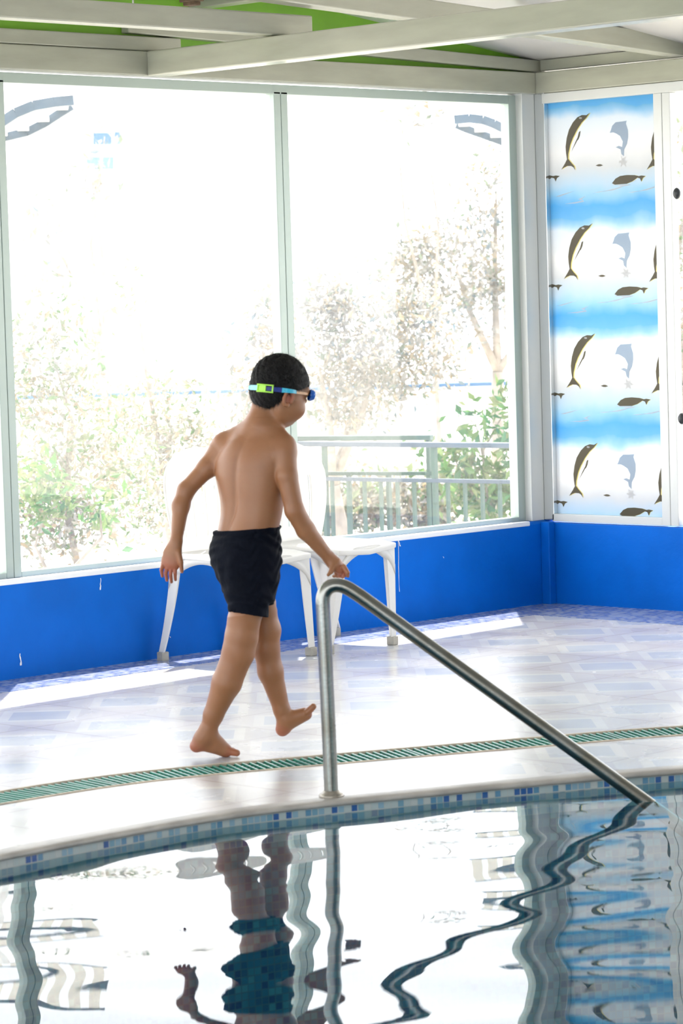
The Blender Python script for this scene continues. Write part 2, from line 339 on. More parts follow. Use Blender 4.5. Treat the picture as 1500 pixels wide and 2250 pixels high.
def offset(P, d):
    out = []
    for i, p in enumerate(P):
        a = P[max(i-1, 0)]; b = P[min(i+1, len(P)-1)]; tx, ty = b[0]-a[0], b[1]-a[1]; l = math.hypot(tx, ty); out.append((p[0]+ty/l*d, p[1]-tx/l*d))
    return out
gnear = offset(gfar, .195)
# far deck
b = MB(); b.poly([(-12, .0), (0, 0), (0, -12)]+gfar[::-1], -.25, 0)
struct(b.build('floor', M['floor']))
b = MB(); b.poly(gnear+offset(cop, -.012)[::-1], -.25, -.001); struct(b.build('floor', M['floor']))
b = MB(); b.poly([(-12, -6), (-6, -12), (-12, -12)], -.25, 0); struct(b.build('floor', M['floor']))
b = MB(); b.poly(gfar+gnear[::-1], -.25, -.032); struct(b.build('drain_channel', M['channel']))
# cream edges of the channel
for crv, sgn in ((gfar, 1), (gnear, -1)):
    e2 = offset(crv, .012*sgn); b = MB(); b.poly(crv+e2[::-1] if sgn > 0 else e2+crv[::-1], -.03, .002); struct(b.build('trim_1' if sgn > 0 else 'trim_2', M['edge_trim']))
# coping nosing
b = MB(); prof = [(-.06, .0), (.0, .001), (.009, -.003), (.013, -.009), (.009, -.016), (0, -.018), (-.06, -.018)]
rings = [offset(cop, d) for d, _ in prof]; n = len(cop)
V = [(rings[j][i][0], rings[j][i][1], prof[j][1]+.0005) for i in range(n) for j in range(len(prof))]
k = len(prof); b.add(V, [(i*k+j, i*k+j+1, (i+1)*k+j+1, (i+1)*k+j) for i in range(n-1) for j in range(k-1)])
M['coping'] = pm('worn_coping', (.46, .43, .39), .4, var=.35, vscale=9)
o = b.build('pool_coping', M['coping'], smooth=True); struct(o)
# pool wall with waterline mosaic (uv along the edge)
def wall_strip(name, P, z0, z1, mat, d=0.0):
    P = offset(P, d) if d else P; V = []; s_ = 0; us = []
    for i, p in enumerate(P):
        if i: s_ += math.hypot(p[0]-P[i-1][0], p[1]-P[i-1][1])
        V += [(p[0], p[1], z1), (p[0], p[1], z0)]; us += [(s_, z1-z0), (s_, 0)]
    o = mesh_obj(name, V, [(2*i, 2*i+1, 2*i+3, 2*i+2) for i in range(len(P)-1)], mat)
    uvl = o.data.uv_layers.new(name='UVMap')
    for l in o.data.loops: uvl.data[l.index].uv = us[l.vertex_index]
    return struct(o)
wall_strip('pool_wall', cop, -.0185-.0205*4, -.0180, M['band'], -.004)
wall_strip('pool_wall', cop, -1.15, -.1, M['poolmos'], -.004)
wall_strip('pool_wall', [(-12, -6), (-6, -12)], -1.15, 0, M['poolmos'])
b = MB(); b.box(-12.2, -1.7, -12.2, -2.6, -1.3, -1.15); o = b.build('pool_floor', M['poolmos']); struct(o)
uvl = o.data.uv_layers.new(name='UVMap')
for l in o.data.loops: uvl.data[l.index].uv = o.data.vertices[l.vertex_index].co[:2]
# water surface: gentle real waves
ZW = -.040
xs = np.arange(-12, -1.85, .03); ys = np.arange(-12, -2.8, .03)
XX, YY = np.meshgrid(xs, ys, indexing='ij'); HZ = np.zeros_like(XX)
Ux = XX*FH[0]+YY*FH[1]; Vx = XX*RH[0]+YY*RH[1]
wr = np.random.default_rng(5)
for lam, sl_, spread, cnt in ((.62, .0085, .9, 5), (.36, .0075, .8, 6), (.21, .0028, .9, 5), (1.2, .006, .9, 3)):
    for _ in range(cnt):
        a = wr.normal(0, spread*.55); l = lam*wr.uniform(.8, 1.25); kk = 2*math.pi/l
        HZ += (sl_/kk/math.sqrt(cnt)*1.41)*np.sin(kk*(Ux*math.cos(a)+Vx*math.sin(a))+wr.uniform(0, 6.28))
px_ = np.array([p[0] for p in cop]); py_ = np.array([p[1] for p in cop])
inside = (YY < np.interp(XX, px_[:-3], py_[:-3])+.07) & (XX+YY > -18.1)
nx, ny = XX.shape; idx = np.arange(nx*ny).reshape(nx, ny)
q = inside[:-1, :-1] & inside[1:, :-1] & inside[1:, 1:] & inside[:-1, 1:]
I, J = np.nonzero(q); Fq = np.stack([idx[I, J], idx[I+1, J], idx[I+1, J+1], idx[I, J+1]], 1)
used = np.unique(Fq); remap = -np.ones(nx*ny, int); remap[used] = np.arange(len(used))
Vw = np.stack([XX.ravel(), YY.ravel(), (HZ+ZW).ravel()], 1)[used]
o = mesh_obj('pool_water', Vw.tolist(), remap[Fq].tolist(), M['water'], smooth=True); struct(o)

# ---- blue mosaic border strips on the floor
b = MB(); b.poly([(-12, 0), (0, 0), (0, -12), (-.43, -12), (-.43, -.28), (-12, -.28)], -.01, .0015); struct(b.build('trim_3', M['strip']))

# ---- low blue walls
b = MB(); b.box(-12, .14, .0, .16, -.5, .385); wb = struct(b.build('wall_back', M['blue'], bevel=.014))
b = MB(); b.box(.0, .16, -12, 0, -.5, .375); b.box(-.045, 0, -.05, .0, 0, .38); struct(b.build('wall_right', M['blue'], bevel=.004))
b = MB(); b.box(-12, -.12, -.003, .030, .366, .3875); struct(b.build('trim_13', M['flake_sun_edge'], bevel=.004))  # thin white strip: sunlight on the wall's top edge, put in as colour
def wp(px, py): p = hit(px, py, 1, 0); return (p[0], p[2])
fl = [((874, 1187), .004, (877, 1300), .0025), ((871, 1180), .006, (879, 1200), .008), ((221, 1270), .003, (220, 1296), .008), ((43, 1436), .004, (46, 1462), .01), ((372, 1398), .003, (374, 1401), .004), ((973, 1223), .003, (975, 1226), .004)]
b = MB()
for (p0, w0, p1, w1) in fl:
    a, c = wp(*p0), wp(*p1); n_ = 7; L_, R_ = [], []
    for i in range(n_):
        t = i/(n_-1); x = a[0]+(c[0]-a[0])*t+random.uniform(-.002, .002); z = a[1]+(c[1]-a[1])*t; w = (w0+(w1-w0)*t)*random.uniform(.5, 1.2)/2
        L_.append((x-w, -.0012, z)); R_.append((x+w, -.0012, z))
    b.add(L_+R_, [(i, i+1, n_+i+1, n_+i) for i in range(n_-1)])
o = b.build('paint_drip', M['flake_sun_edge'], wb); o['label'] = 'white drips and chips in the blue paint'

b = MB(); b.box(-12.16, .16, -12.16, -12, -.5, 4.0); struct(b.build('light_block_wall', M['house']))  # unseen wall added to block light from the right
# ---- window frames, posts, beams
def framebox(x0, x1, y0, y1, z0, z1): return MB().box(x0, x1, y0, y1, z0, z1)
YG = .05
# posts in the back wall
for i, (x0, x1) in enumerate(((-3.151, -3.076), (-1.628, -1.548), (-4.68, -4.60), (-6.2, -6.12), (-7.7, -7.62))):
    b = MB(); xm = (x0+x1)/2; b.box(x0, xm-.0012, YG, YG+.05, .385, ZH+.01); b.box(xm+.0012, x1, YG, YG+.05, .385, ZH+.01); b.box(x0+.005, x1-.005, YG+.004, YG+.045, .385, ZH+.01)
    struct(b.build('trim_%d' % (4+i), M['alu'], bevel=.002))
# frames (head, sill, jambs) and panes
def window(idx, x0, x1, right=False, film=False):
    b = MB(); z0, z1 = .385, ZH+.04; t = .022
    lo = .006
    def bx(u0, u1, v0, v1, za, zb):
        if right: b.box(v0, v1, u0, u1, za, zb)
        else: b.box(u0, u1, v0, v1, za, zb)
    bx(x0, x1, YG, YG+.045, z0-lo, z0+.022); bx(x0-.085, x1, YG, YG+.052, ZH, z1)
    if not right and x1 > -.2: bx(x1-.0, x1+.05, YG, YG+.05, z0, z1)
    o = struct(b.build('window_%d' % idx, M['aluw'] if right else M['alu'], bevel=.002))
    b = MB()
    if right: b.box(YG+.02, YG+.025, x0, x1, z0+.02, ZH+.01)
    else: b.box(x0, x1, YG+.02, YG+.025, z0+.02, ZH+.01)
    b.build('pane', M['pane'], o)
    return o
window(1, -3.076, -1.628); window(2, -1.548, -.136); window(3, -4.60, -3.151); window(4, -6.12, -4.68); window(5, -7.62, -6.2)
# corner post
b = MB(); b.box(-.088, -.0005, .012, .10, .385, 2.345); struct(b.build('trim_9', M['aluw'], bevel=.003))
b = MB(); b.box(.0, .05, -.045, .09, .385, 2.345); M['alug'] = pm('glossy_aluminium', (.70, .72, .72), .12, metal=.9); struct(b.build('trim_10', M['alug'], bevel=.002))
# right wall windows
w6 = struct(MB().box(.0, .045, -.675, -.035, .38, .415).box(-.004, .05, -12, -.035, ZH, 2.335).build('window_6', M['aluw'], bevel=.002))
MB().box(.030, .034, -.70, -.03, .40, ZH+.01).build('pane', M['pane'], w6)
w7 = struct(MB().box(.0, .045, -2.2, -.79, .38, .415).build('window_7', M['aluw'], bevel=.002))
MB().box(.030, .034, -2.2, -.78, .40, ZH+.01).build('pane', M['pane'], w7)
b = MB(); b.box(-.002, .02, -.722, -.675, .38, ZH); b.box(-.002, .045, -.768, -.724, .38, ZH); struct(b.build('trim_11', M['aluw'], bevel=.003))
b = MB(); b.box(.0, .05, -2.28, -2.2, .38, ZH); struct(b.build('trim_12', M['aluw'], bevel=.003))
w8 = struct(MB().box(.0, .045, -12, -2.28, .38, .415).build('window_8', M['aluw'])); MB().box(.030, .034, -12, -2.28, .40, ZH+.01).build('pane', M['pane'], w8)
# black round window catches on the sash edge
for i, (px, py, lab) in enumerate(((1486, 425, 'black round rubber stop high on the right window edge'), (1497, 920, 'black round rubber stop low on the right window edge'))):
    p = hit(px, py, 0, -.01); b = MB()
    prof = [(0, .002), (.004, .016), (.012, .019), (.02, .015), (.026, .004)]
    V = []; n_ = 20
    for dx, rr in prof: V += [(-dx, rr*math.cos(6.2832*k/n_), rr*1.35*math.sin(6.2832*k/n_)) for k in range(n_)]
    b.add(V, [(j*n_+k, j*n_+(k+1) % n_, (j+1)*n_+(k+1) % n_, (j+1)*n_+k) for j in range(4) for k in range(n_)]+[tuple(range(n_)), tuple(4*n_+k for k in range(n_))])
    o = b.build('rubber_stop', M['dark'], smooth=True); o.location = (.003, p[1]+.0, p[2]); prop(o, lab, 'window stop', 'black stops on the sliding window')

# printed sea film on the panel between the corner and the mullion
def fz(x, y): return (1130+x/4.054, 200+y/4.054)
XF = .028
def to_plane(pts):
    out = []
    for x, y in pts:
        p = hit(*fz(x, y), 0, XF); out.append((p[1], p[2]))
    return out
dolA = [(672, 192), (640, 215), (600, 214), (560, 234), (520, 280), (485, 345), (465, 420), (455, 500), (460, 560), (468, 608), (450, 645), (416, 702), (440, 683), (470, 668), (505, 668), (525, 680), (542, 708), (532, 668), (500, 632), (478, 603), (480, 560), (497, 480), (520, 420), (560, 340), (600, 280), (640, 238)]
fishB = [(868, 822), (900, 780), (940, 757), (1000, 748), (1070, 749), (1108, 758), (1130, 752), (1168, 757), (1143, 775), (1130, 808), (1117, 778), (1095, 772), (1050, 805), (1000, 826), (940, 830), (895, 834)]
fishS = [(722, 663), (750, 652), (768, 652), (790, 662), (765, 671), (745, 671)]
dolC = [(848, 372), (858, 350), (870, 310), (900, 278), (955, 272), (1000, 264), (992, 290), (1012, 350), (1013, 410), (1003, 470), (978, 520), (975, 582), (952, 560), (945, 520), (900, 500), (930, 488), (958, 498), (965, 450), (940, 400), (905, 378), (880, 368)]
belly = [(590, 355), (583, 400), (570, 432), (560, 440), (545, 470), (505, 545), (540, 462), (562, 415), (575, 365)]
eye = [(588+14*math.cos(a), 241+9*math.sin(a)) for a in np.linspace(0, 6.28, 12)[:-1]]
splash = [(872, 822), (885, 842), (915, 838), (960, 852), (1000, 845), (1040, 832), (1000, 830), (940, 832), (895, 836)]
wav1 = [(365, 940), (440, 915), (535, 890), (470, 915), (400, 942)]
wav2 = [(445, 1005), (540, 990), (610, 975), (565, 965), (640, 932), (600, 962), (622, 985), (540, 1002)]
wav3 = [(1005, 905), (1060, 895), (1100, 892), (1180, 870), (1255, 848), (1255, 858), (1180, 885), (1110, 893), (1050, 905)]
cloud = [(1060, 260), (1050, 220), (1085, 195), (1130, 188), (1180, 200), (1240, 205), (1240, 520), (1130, 540), (1060, 500), (1035, 430), (1040, 340)]
burst = [(970+(26 if i % 2 else 60)*math.cos(i*.5236/1.0)*.8, 630+(26 if i % 2 else 55)*math.sin(i*.5236)) for i in range(12)]
def clip(P, lo, hi):
    for s_, lim in ((1, lo), (-1, -hi)):
        Q = []
        for i in range(len(P)):
            a, c = P[i-1], P[i]; ia, ic = s_*a[0] >= lim, s_*c[0] >= lim
            if ia != ic:
                t = (lim/s_-a[0])/(c[0]-a[0]); Q.append((lim/s_, a[1]+(c[1]-a[1])*t))
            if ic: Q.append(c)
        P = Q
        if not P: return P
    return P
b = MB(); b.box(XF, XF+.0015, -.70, -.03, .40, ZH+.01, 0)
def shape(pts, dx, mi, lay):
    P = clip([(x+dx, y) for x, y in pts], 262, 1262)
    if len(P) < 3: return
    Q = to_plane(P); tris = tessellate_polygon([[Vector((a, c, 0)) for a, c in Q]])
    for r in range(4):
        X = XF-.0004*lay
        b.add([(X, a, c-.4965*r) for a, c in Q], [tuple(t) for t in tris], mi)
for pts, dx, mi, lay in ((dolC, 0, 3, 2), (burst, 0, 4, 2), (dolA, 9, 2, 1), (dolA, 0, 1, 2), (dolA, 769, 2, 1), (dolA, 760, 1, 2), (eye, 0, 4, 3), (belly, 0, 1, 3), (fishB, 5, 2, 1), (fishB, 0, 1, 2), (fishB, -763, 1, 2), (fishS, 0, 1, 2), (splash, 0, 4, 3), (wav1, 0, 4, 2), (wav2, 0, 4, 2), (wav3, 0, 4, 2), (wav3, -300, 4, 2)):
    shape(pts, dx, mi, lay)
o = b.build('printed_film', [M['film'], M['ink_brown'], M['ink_yellow'], M['ink_pale'], M['ink_white']], w6)
o['label'] = 'blue and white sea print with leaping dolphins and fish'
# drop shapes that would fall below the film
bm = bmesh.new(); bm.from_mesh(o.data); bmesh.ops.delete(bm, geom=[f for f in bm.faces if f.calc_center_median().z < .41 and f.material_index > 0], context='FACES'); bm.to_mesh(o.data); bm.free()

# beams
def sbeam(name, x0, x1, y0, y1, z0, z1, mat=None): return struct(MB().box(x0, x1, y0, y1, z0, z1).build(name, mat or M['steel'], bevel=.006, seg=3))
sbeam('ceiling_beam', -12, -.0, .0, .1, 2.336, 2.434)
sbeam('ceiling_beam', -.001, .099, -12, .1, 2.336, 2.434)
sbeam('ceiling_beam', -2.38, -2.28, -12, -.0, 2.336, 2.434)
sbeam('ceiling_beam', -5.6, -5.5, -12, -.0, 2.336, 2.434)
sbeam('ceiling_beam', -12, -2.18, .01, .09, 2.436, 2.494)
sbeam('ceiling_beam', -12, -2.17, -.73, -.65, 2.438, 2.520)
def sloped(y0, y1, xa, za, xb, zb, h):
    ya = (y0+y1)/2; return struct(MB().beam((xa, ya, za+h/2), (xb, ya, zb+h/2), abs(y1-y0), h, (0, 0, 1)).build('ceiling_beam', M['steel'], bevel=.005))
sloped(.012, .08, .09, 2.436, -2.46, 2.505, .055)
sloped(-.84, -.755, .02, 2.444, -2.75, 2.565, .085)
sloped(-3.3, -3.22, .02, 2.444, -6.0, 2.70, .085)
sloped(-6.0, -5.92, .02, 2.444, -6.0, 2.70, .085)
sbeam('ceiling_beam', .03, .09, -12, .0, 2.44, 2.492)
# purlin and light angle near the ridge
p0 = at(430, 18, 12.0); p1 = at(640, -12, 11.5)
sbeam('ceiling_beam', p0[0]+.02, p0[0]+.10, -12, .05, 2.62, 2.67)
# threaded rod in front of the green sheet
b = MB(); p = hit(293, 30, 1, -.3); b.tube([(p[0], -.3, 2.50), (p[0], -.3, 2.80)], .0035, 8); o = b.build('hanging_rod', M['aluw']); prop(o, 'thin white rod hanging in front of the green sheet', 'rod')
# dark clamp under the roof and rust smears on the truss end
p = hit(421, 4, 1, -.3); b = MB(); b.box(p[0]-.02, p[0]+.02, -.33, -.27, 2.585, 2.66); b.box(p[0]-.03, p[0]+.03, -.34, -.26, 2.60, 2.612); o = b.build('roof_clamp', M['rust'], bevel=.003); prop(o, 'dark rusty clamp against the green gable sheet', 'clamp')
# roof sheet, green gable infill
def zr(x): return 2.498-.125*x
b = MB(); b.add([(.33, -12, zr(.33)), (.33, .34, zr(.33)), (-6.6, .34, zr(-6.6)), (-6.6, -12, zr(-6.6)), (-12, .34, zr(-1.2)), (-12, -12, zr(-1.2))], [(0, 1, 2, 3), (3, 2, 4, 5)])
V0 = list(b.v); b.add([(x, y, z+.03) for x, y, z in V0], [(0, 1, 2, 3), (3, 2, 4, 5)])
b.add([V0[i] for i in (0, 1, 2, 4, 5, 3)]+[(V0[i][0], V0[i][1], V0[i][2]+.03) for i in (0, 1, 2, 4, 5, 3)], [(i, (i+1) % 6, 6+(i+1) % 6, 6+i) for i in range(6)])
struct(b.build('ceiling', M['ceil']))
b = MB()
for yy in (.055, .075): b.add([(.05, yy, 2.43), (-12, yy, 2.43), (-12, yy, zr(-1.2)), (-6.6, yy, zr(-6.6)), (.05, yy, zr(.05))], [(0, 1, 2, 3, 4)])
struct(b.build('wall_gable', M['green']))
# ---- outer ground
b = MB(); b.box(-60, 60, .16, 90, -.6, -.45); b.box(.16, 60, -60, .16, -.6, -.45); struct(b.build('ground', M['ground']))

# ================================================================ HANDRAIL
DR = at(728, 1752, 1).dot(FH)*0
rb = hit(728, 1750); dR = (rb-CAM).dot(FH)
pth = [at(x, y, dR) for x, y in ((728, 1750), (724, 1650), (719, 1540), (713.5, 1420), (709.5, 1345), (708.5, 1322), (711, 1304), (719, 1292), (731, 1286), (745, 1285.5), (760, 1290), (778, 1301), (800, 1316), (860, 1360), (1000, 1461), (1150, 1569), (1300, 1677), (1404, 1752), (1500, 1821), (1620, 1907))]
pth[0][2] = .0
rail = empty('pool_handrail', rb); prop(rail, 'brushed stainless steel handrail standing on the coping and running down into the water', 'handrail')
def rel(b, o):
    b.v = [(x-o[0], y-o[1], z-o[2]) for x, y, z in b.v]; return b
tube_c = smooth_curve([tuple(p[:2]) for p in pth], 0)
def sm3(P, it=2):
    P = [np.array(p, float) for p in P]
    for _ in range(it):
        Q = [P[0]]
        for a, c in zip(P[:-1], P[1:]): Q += [a*.75+c*.25, a*.25+c*.75]
        P = Q+[P[-1]]
    return P
b = MB(); b.tube(sm3(pth), .0205, 28); rel(b, rb).build('tube', M['steel_rail'], rail, smooth=True)
b = MB(); prof = [(.0, .0), (.036, .0), (.037, .004), (.033, .009), (.026, .012), (.024, .016), (.0212, .018)]
n_ = 28; V = [(r_*math.cos(6.28318*k/n_), r_*math.sin(6.28318*k/n_), z) for r_, z in prof[1:] for k in range(n_)]
b.add(V, [(j*n_+k, j*n_+(k+1) % n_, (j+1)*n_+(k+1) % n_, (j+1)*n_+k) for j in range(len(prof)-2) for k in range(n_)])
b.build('base_flange', M['flange'], rail, smooth=True)

# ================================================================ DRAIN GRATES
def arclen(P):
    s_ = [0]
    for a, c in zip(P[:-1], P[1:]): s_.append(s_[-1]+math.hypot(c[0]-a[0], c[1]-a[1]))
    return s_
gs = arclen(gfar)
def gpt(s_, w):
    x = np.interp(s_, gs, [p[0] for p in gfar]); y = np.interp(s_, gs, [p[1] for p in gfar])
    x2 = np.interp(s_+.01, gs, [p[0] for p in gfar]); y2 = np.interp(s_+.01, gs, [p[1] for p in gfar]); l = math.hypot(x2-x, y2-y)
    return (x+(y2-y)/l*w, y-(x2-x)/l*w)
def s_at(x): return float(np.interp(x, [p[0] for p in gfar if p[0] < -1.1], gs[:len([p for p in gfar if p[0] < -1.1])]))
cuts = [-7.2, -6.2, -5.45, -4.79, -4.245, -3.62, -2.995, -2.45, -1.95]
glab = ['green plastic drain grate section beyond the left frame edge', 'green plastic drain grate section left of the picture, next in line', 'green drain grate section at the left picture edge', 'pale green drain grate section left of the standing foot', 'deep green drain grate section just right of the standing foot, behind the rail post', 'deep green drain grate section right of the rail post, crossed by the sloping rail', 'lighter green drain grate section at the right picture edge', 'green drain grate section beyond the right picture edge']
for i, (xa, xb) in enumerate(zip(cuts[:-1], cuts[1:])):
    sa, sb = s_at(xa)+.003, s_at(xb)-.003; c0 = gpt((sa+sb)/2, .0975); L_ = sb-sa
    g = empty('drain_grate', (c0[0], c0[1], -.03)); prop(g, glab[i], 'drain grate', 'green drain grates along the deck')
    b = MB(); nb = max(3, round(L_/.0245)); o3 = (c0[0], c0[1], -.03)
    for k in range(nb+1):
        s_ = sa+.005+(L_-.01)*k/nb; a = gpt(s_, .017); c = gpt(s_, .178); b.beam((*a, -.013), (*c, -.013), .0075, .026)
    rel(b, o3).build('cross_bars', M['grate'], g, bevel=.002)
    b = MB()
    for w in (.017, .049, .081, .113, .145, .177):
        nn = max(3, int(L_/.08)); P = [gpt(sa+L_*k/nn, w) for k in range(nn+1)]
        for a, c in zip(P[:-1], P[1:]): b.beam((*a, -.017), (*c, -.017), .007, .024)
    rel(b, o3).build('long_ribs', M['grate'], g)

# ================================================================ CHAIRS
def make_chair(loc, rz, wx=.43, feet=None):
    r = empty('plastic_chair', loc, rz); W2, D2, SH = .205, .215, .43
    # seat: dished slab with a rolled front edge
    nu, nv = 17, 15; V = []
    for j in range(nv):
        v = -1+2*j/(nv-1)
        for i in range(nu):
            u = -1+2*i/(nu-1); sq = (1-.10*v*v*abs(v)) if v < 0 else 1; hw = W2*(1-.04*(v+1)/2)
            x = u*hw*(1 if abs(v) < .8 else .97); y = v*D2-(.012*(1-u*u) if v < -.9 else 0)
            z = SH-.014*(1-u*u)*(1-v*v)-(.020*max(0, -v-.6)/.4*(1-.6*abs(u)))+.006*v
            V.append((x, y, z))
    Fc = [(j*nu+i, j*nu+i+1, (j+1)*nu+i+1, (j+1)*nu+i) for j in range(nv-1) for i in range(nu-1)]
    o = mesh_obj('seat', V, Fc, M['white_plastic'], r, True); md = o.modifiers.new('solid', 'SOLIDIFY'); md.thickness = .022; md.offset = -1
    md = o.modifiers.new('bev', 'BEVEL'); md.width = .005; md.segments = 2
    # back: fan with rounded top and vertical slots
    zb, zt = SH-.01, .845; nv = 42; cols = np.linspace(-1, 1, 45); V = []; Fc = []
    def hw(t):
        if t < .62: return .178+.055*math.sin(t/.62*math.pi/2)
        q_ = (t-.62)/.38; return .233*math.sqrt(max(0, 1-q_**2.2))+.0005
    for j in range(nv):
        t = j/(nv-1); t = 1-(1-t)**1.35; z = zb+(zt-zb)*t
        for u in cols:
            x = u*hw(t); y = .185+.012*t+.03*t*t-.035*(x/.23)**2; V.append((x, y, z))
    nc = len(cols)
    for j in range(nv-1):
        t = 1-(1-j/(nv-1))**1.35
        for i in range(nc-1):
            um = (cols[i]+cols[i+1])/2; slot = .14 < t < .74 and any(abs(um-c) < .023 for c in (-.6, -.3, 0, .3, .6)) and (t < .74-.25*um*um)
            if not slot: Fc.append((j*nc+i, j*nc+i+1, (j+1)*nc+i+1, (j+1)*nc+i))
    o = mesh_obj('backrest', V, Fc, M['white_plastic'], r, True); md = o.modifiers.new('solid', 'SOLIDIFY'); md.thickness = .009; md.offset = 0
    # legs
    top = {(-1, -1): (-W2+.02, -D2+.02), (1, -1): (W2-.02, -D2+.02), (-1, 1): (-W2+.025, D2-.03), (1, 1): (W2-.025, D2-.03)}
    for key, (tx, ty) in top.items():
        fx, fy = feet[key]
        b = MB(); n_ = 9; secs = []
        for k in range(n_):
            t = k/(n_-1); e = t**1.5; cx = tx+(fx-tx)*e; cy = ty+(fy-ty)*e; z = SH-.02-(SH-.055)*t; w = .060-.028*t; th = .007
            sx, sy = key; ox, oy = cx+sx*.012, cy+sy*.012     # L profile with its corner outward
            secs.append([(ox, oy, z), (ox-sx*w, oy, z), (ox-sx*w, oy-sy*th, z), (ox-sx*th, oy-sy*th, z), (ox-sx*th, oy-sy*w, z), (ox, oy-sy*w, z)])
        V = [p for s_ in secs for p in s_]
        b.add(V, [(k*6+i, k*6+(i+1) % 6, (k+1)*6+(i+1) % 6, (k+1)*6+i) for k in range(n_-1) for i in range(6)]+[tuple(range(6)), tuple((n_-1)*6+i for i in range(6))])
        lg = b.build('leg', M['white_plastic'], r, bevel=.002)
        b = MB(); b.box(fx-.016-.002, fx+.018, fy-.018, fy+.018, 0, .036); b.build('foot_cap', M['cap'], lg, bevel=.004)
    # arched braces on the four sides
    for side in range(4):
        pa, pb = [((-1, -1), (1, -1)), ((1, -1), (1, 1)), ((1, 1), (-1, 1)), ((-1, 1), (-1, -1))][side]
        def lp(key, z):
            t = max(0.0, (SH-.02-z)/(SH-.055)); e = t**1.5; tx, ty = top[key]; fx, fy = feet[key]; return Vector((tx+(fx-tx)*e+key[0]*.010, ty+(fy-ty)*e+key[1]*.010, z))
        n_ = 18; up_, lo_ = [], []
        for k in range(n_+1):
            s_ = k/n_; arch = max(0.0, math.sin(s_*math.pi))**.55
            zl = .285+arch*.108; zu = min(SH-.012, .325+arch*.105)
            A_, B_ = lp(pa, zl), lp(pb, zl); P = A_.lerp(B_, s_); lo_.append(Vector((P.x, P.y, zl)))
            A_, B_ = lp(pa, zu), lp(pb, zu); P = A_.lerp(B_, s_); up_.append(Vector((P.x, P.y, zu)))
        o = mesh_obj('arched_brace', lo_+up_, [(k, k+1, n_+2+k, n_+1+k) for k in range(n_)], M['white_plastic'], r, True)
        md = o.modifiers.new('solid', 'SOLIDIFY'); md.thickness = .008; md.offset = 0
    return r
def local_feet(loc, rz, pts):
    c, s_ = math.cos(-rz), math.sin(-rz); out = {}
    for k, (x, y) in pts.items():
        dx, dy = x-loc[0], y-loc[1]; out[k] = (dx*c-dy*s_, dx*s_+dy*c)
    return out
l1 = (-2.235, -.285, 0); f1 = {(-1, 1): (-2.46, -.065), (1, -1): (-2.03, -.475), (-1, -1): (-2.44, -.51), (1, 1): (-2.04, -.055)}
c1 = make_chair(l1, 0, feet=local_feet(l1, 0, f1)); prop(c1, 'left white plastic chair against the window, behind the boy', 'chair', 'white plastic chairs under the window')
rz2 = math.radians(8); l2 = (-1.735, -.285, 0); f2 = {(-1, 1): (-1.90, -.04), (1, -1): (-1.585, -.505), (-1, -1): (-1.955, -.50), (1, 1): (-1.475, -.066)}
c2 = make_chair(l2, rz2, feet=local_feet(l2, rz2, f2)); prop(c2, 'right white plastic chair under the window, beyond the handrail post', 'chair', 'white plastic chairs under the window')

# ================================================================ OUTSIDE
ZG = -.45
# railings
def railing(name, A, B, label, mat, post_at, hmat=None, ztop=.59, zmid=.385, pitch=.105, bal=.012, handw=.05, handh=.03):
    A, B = Vector((*A, 0)), Vector((*B, 0)); L_ = (B-A).length; r = empty(name, (*A.to_2d(), ZG)); prop(r, label, 'railing', 'metal railings in the garden')
    o3 = (A.x, A.y, ZG)
    def pt(s_, z): p = A.lerp(B, s_/L_); return (p.x, p.y, z)
    b = MB(); b.beam(pt(0, ztop), pt(L_, ztop), handw, handh); rel(b, o3).build('hand_bar', hmat or mat, r, bevel=.004)
    b = MB(); b.beam(pt(0, zmid), pt(L_, zmid), .03, .022); rel(b, o3).build('mid_bar', hmat or mat, r)
    b = MB(); b.beam(pt(0, ZG+.12), pt(L_, ZG+.12), .03, .022); rel(b, o3).build('bottom_bar', mat, r)
    s_ = pitch*.5
    while s_ < L_:
        b = MB(); b.beam(pt(s_, ZG+.12), pt(s_, zmid), bal, bal, (1, 0, 0)); rel(b, o3).build('baluster', mat, r); s_ += pitch
    for s_ in post_at:
        b = MB(); b.beam(pt(s_, ZG), pt(s_, ztop), .026, .026, (1, 0, 0)); rel(b, o3).build('post', mat, r)
railing('garden_railing', (1.93, 3.62), (2.20, 1.2), 'blue grey metal railing running left to right outside the window', M['railgreen'], (.25, 1.05, 2.0), M['railblue'], pitch=.12, bal=.018)
pE = hit(948, 946, 2, .66)
railing('garden_railing', (1.95, 3.66), (pE[0], pE[1]), 'green metal railing slanting away behind the blue grey one', M['railgreen'], (.02, (Vector(pE[:2])-Vector((1.95, 3.66))).length-.02), pitch=.26, bal=.024, ztop=.62, zmid=.41)

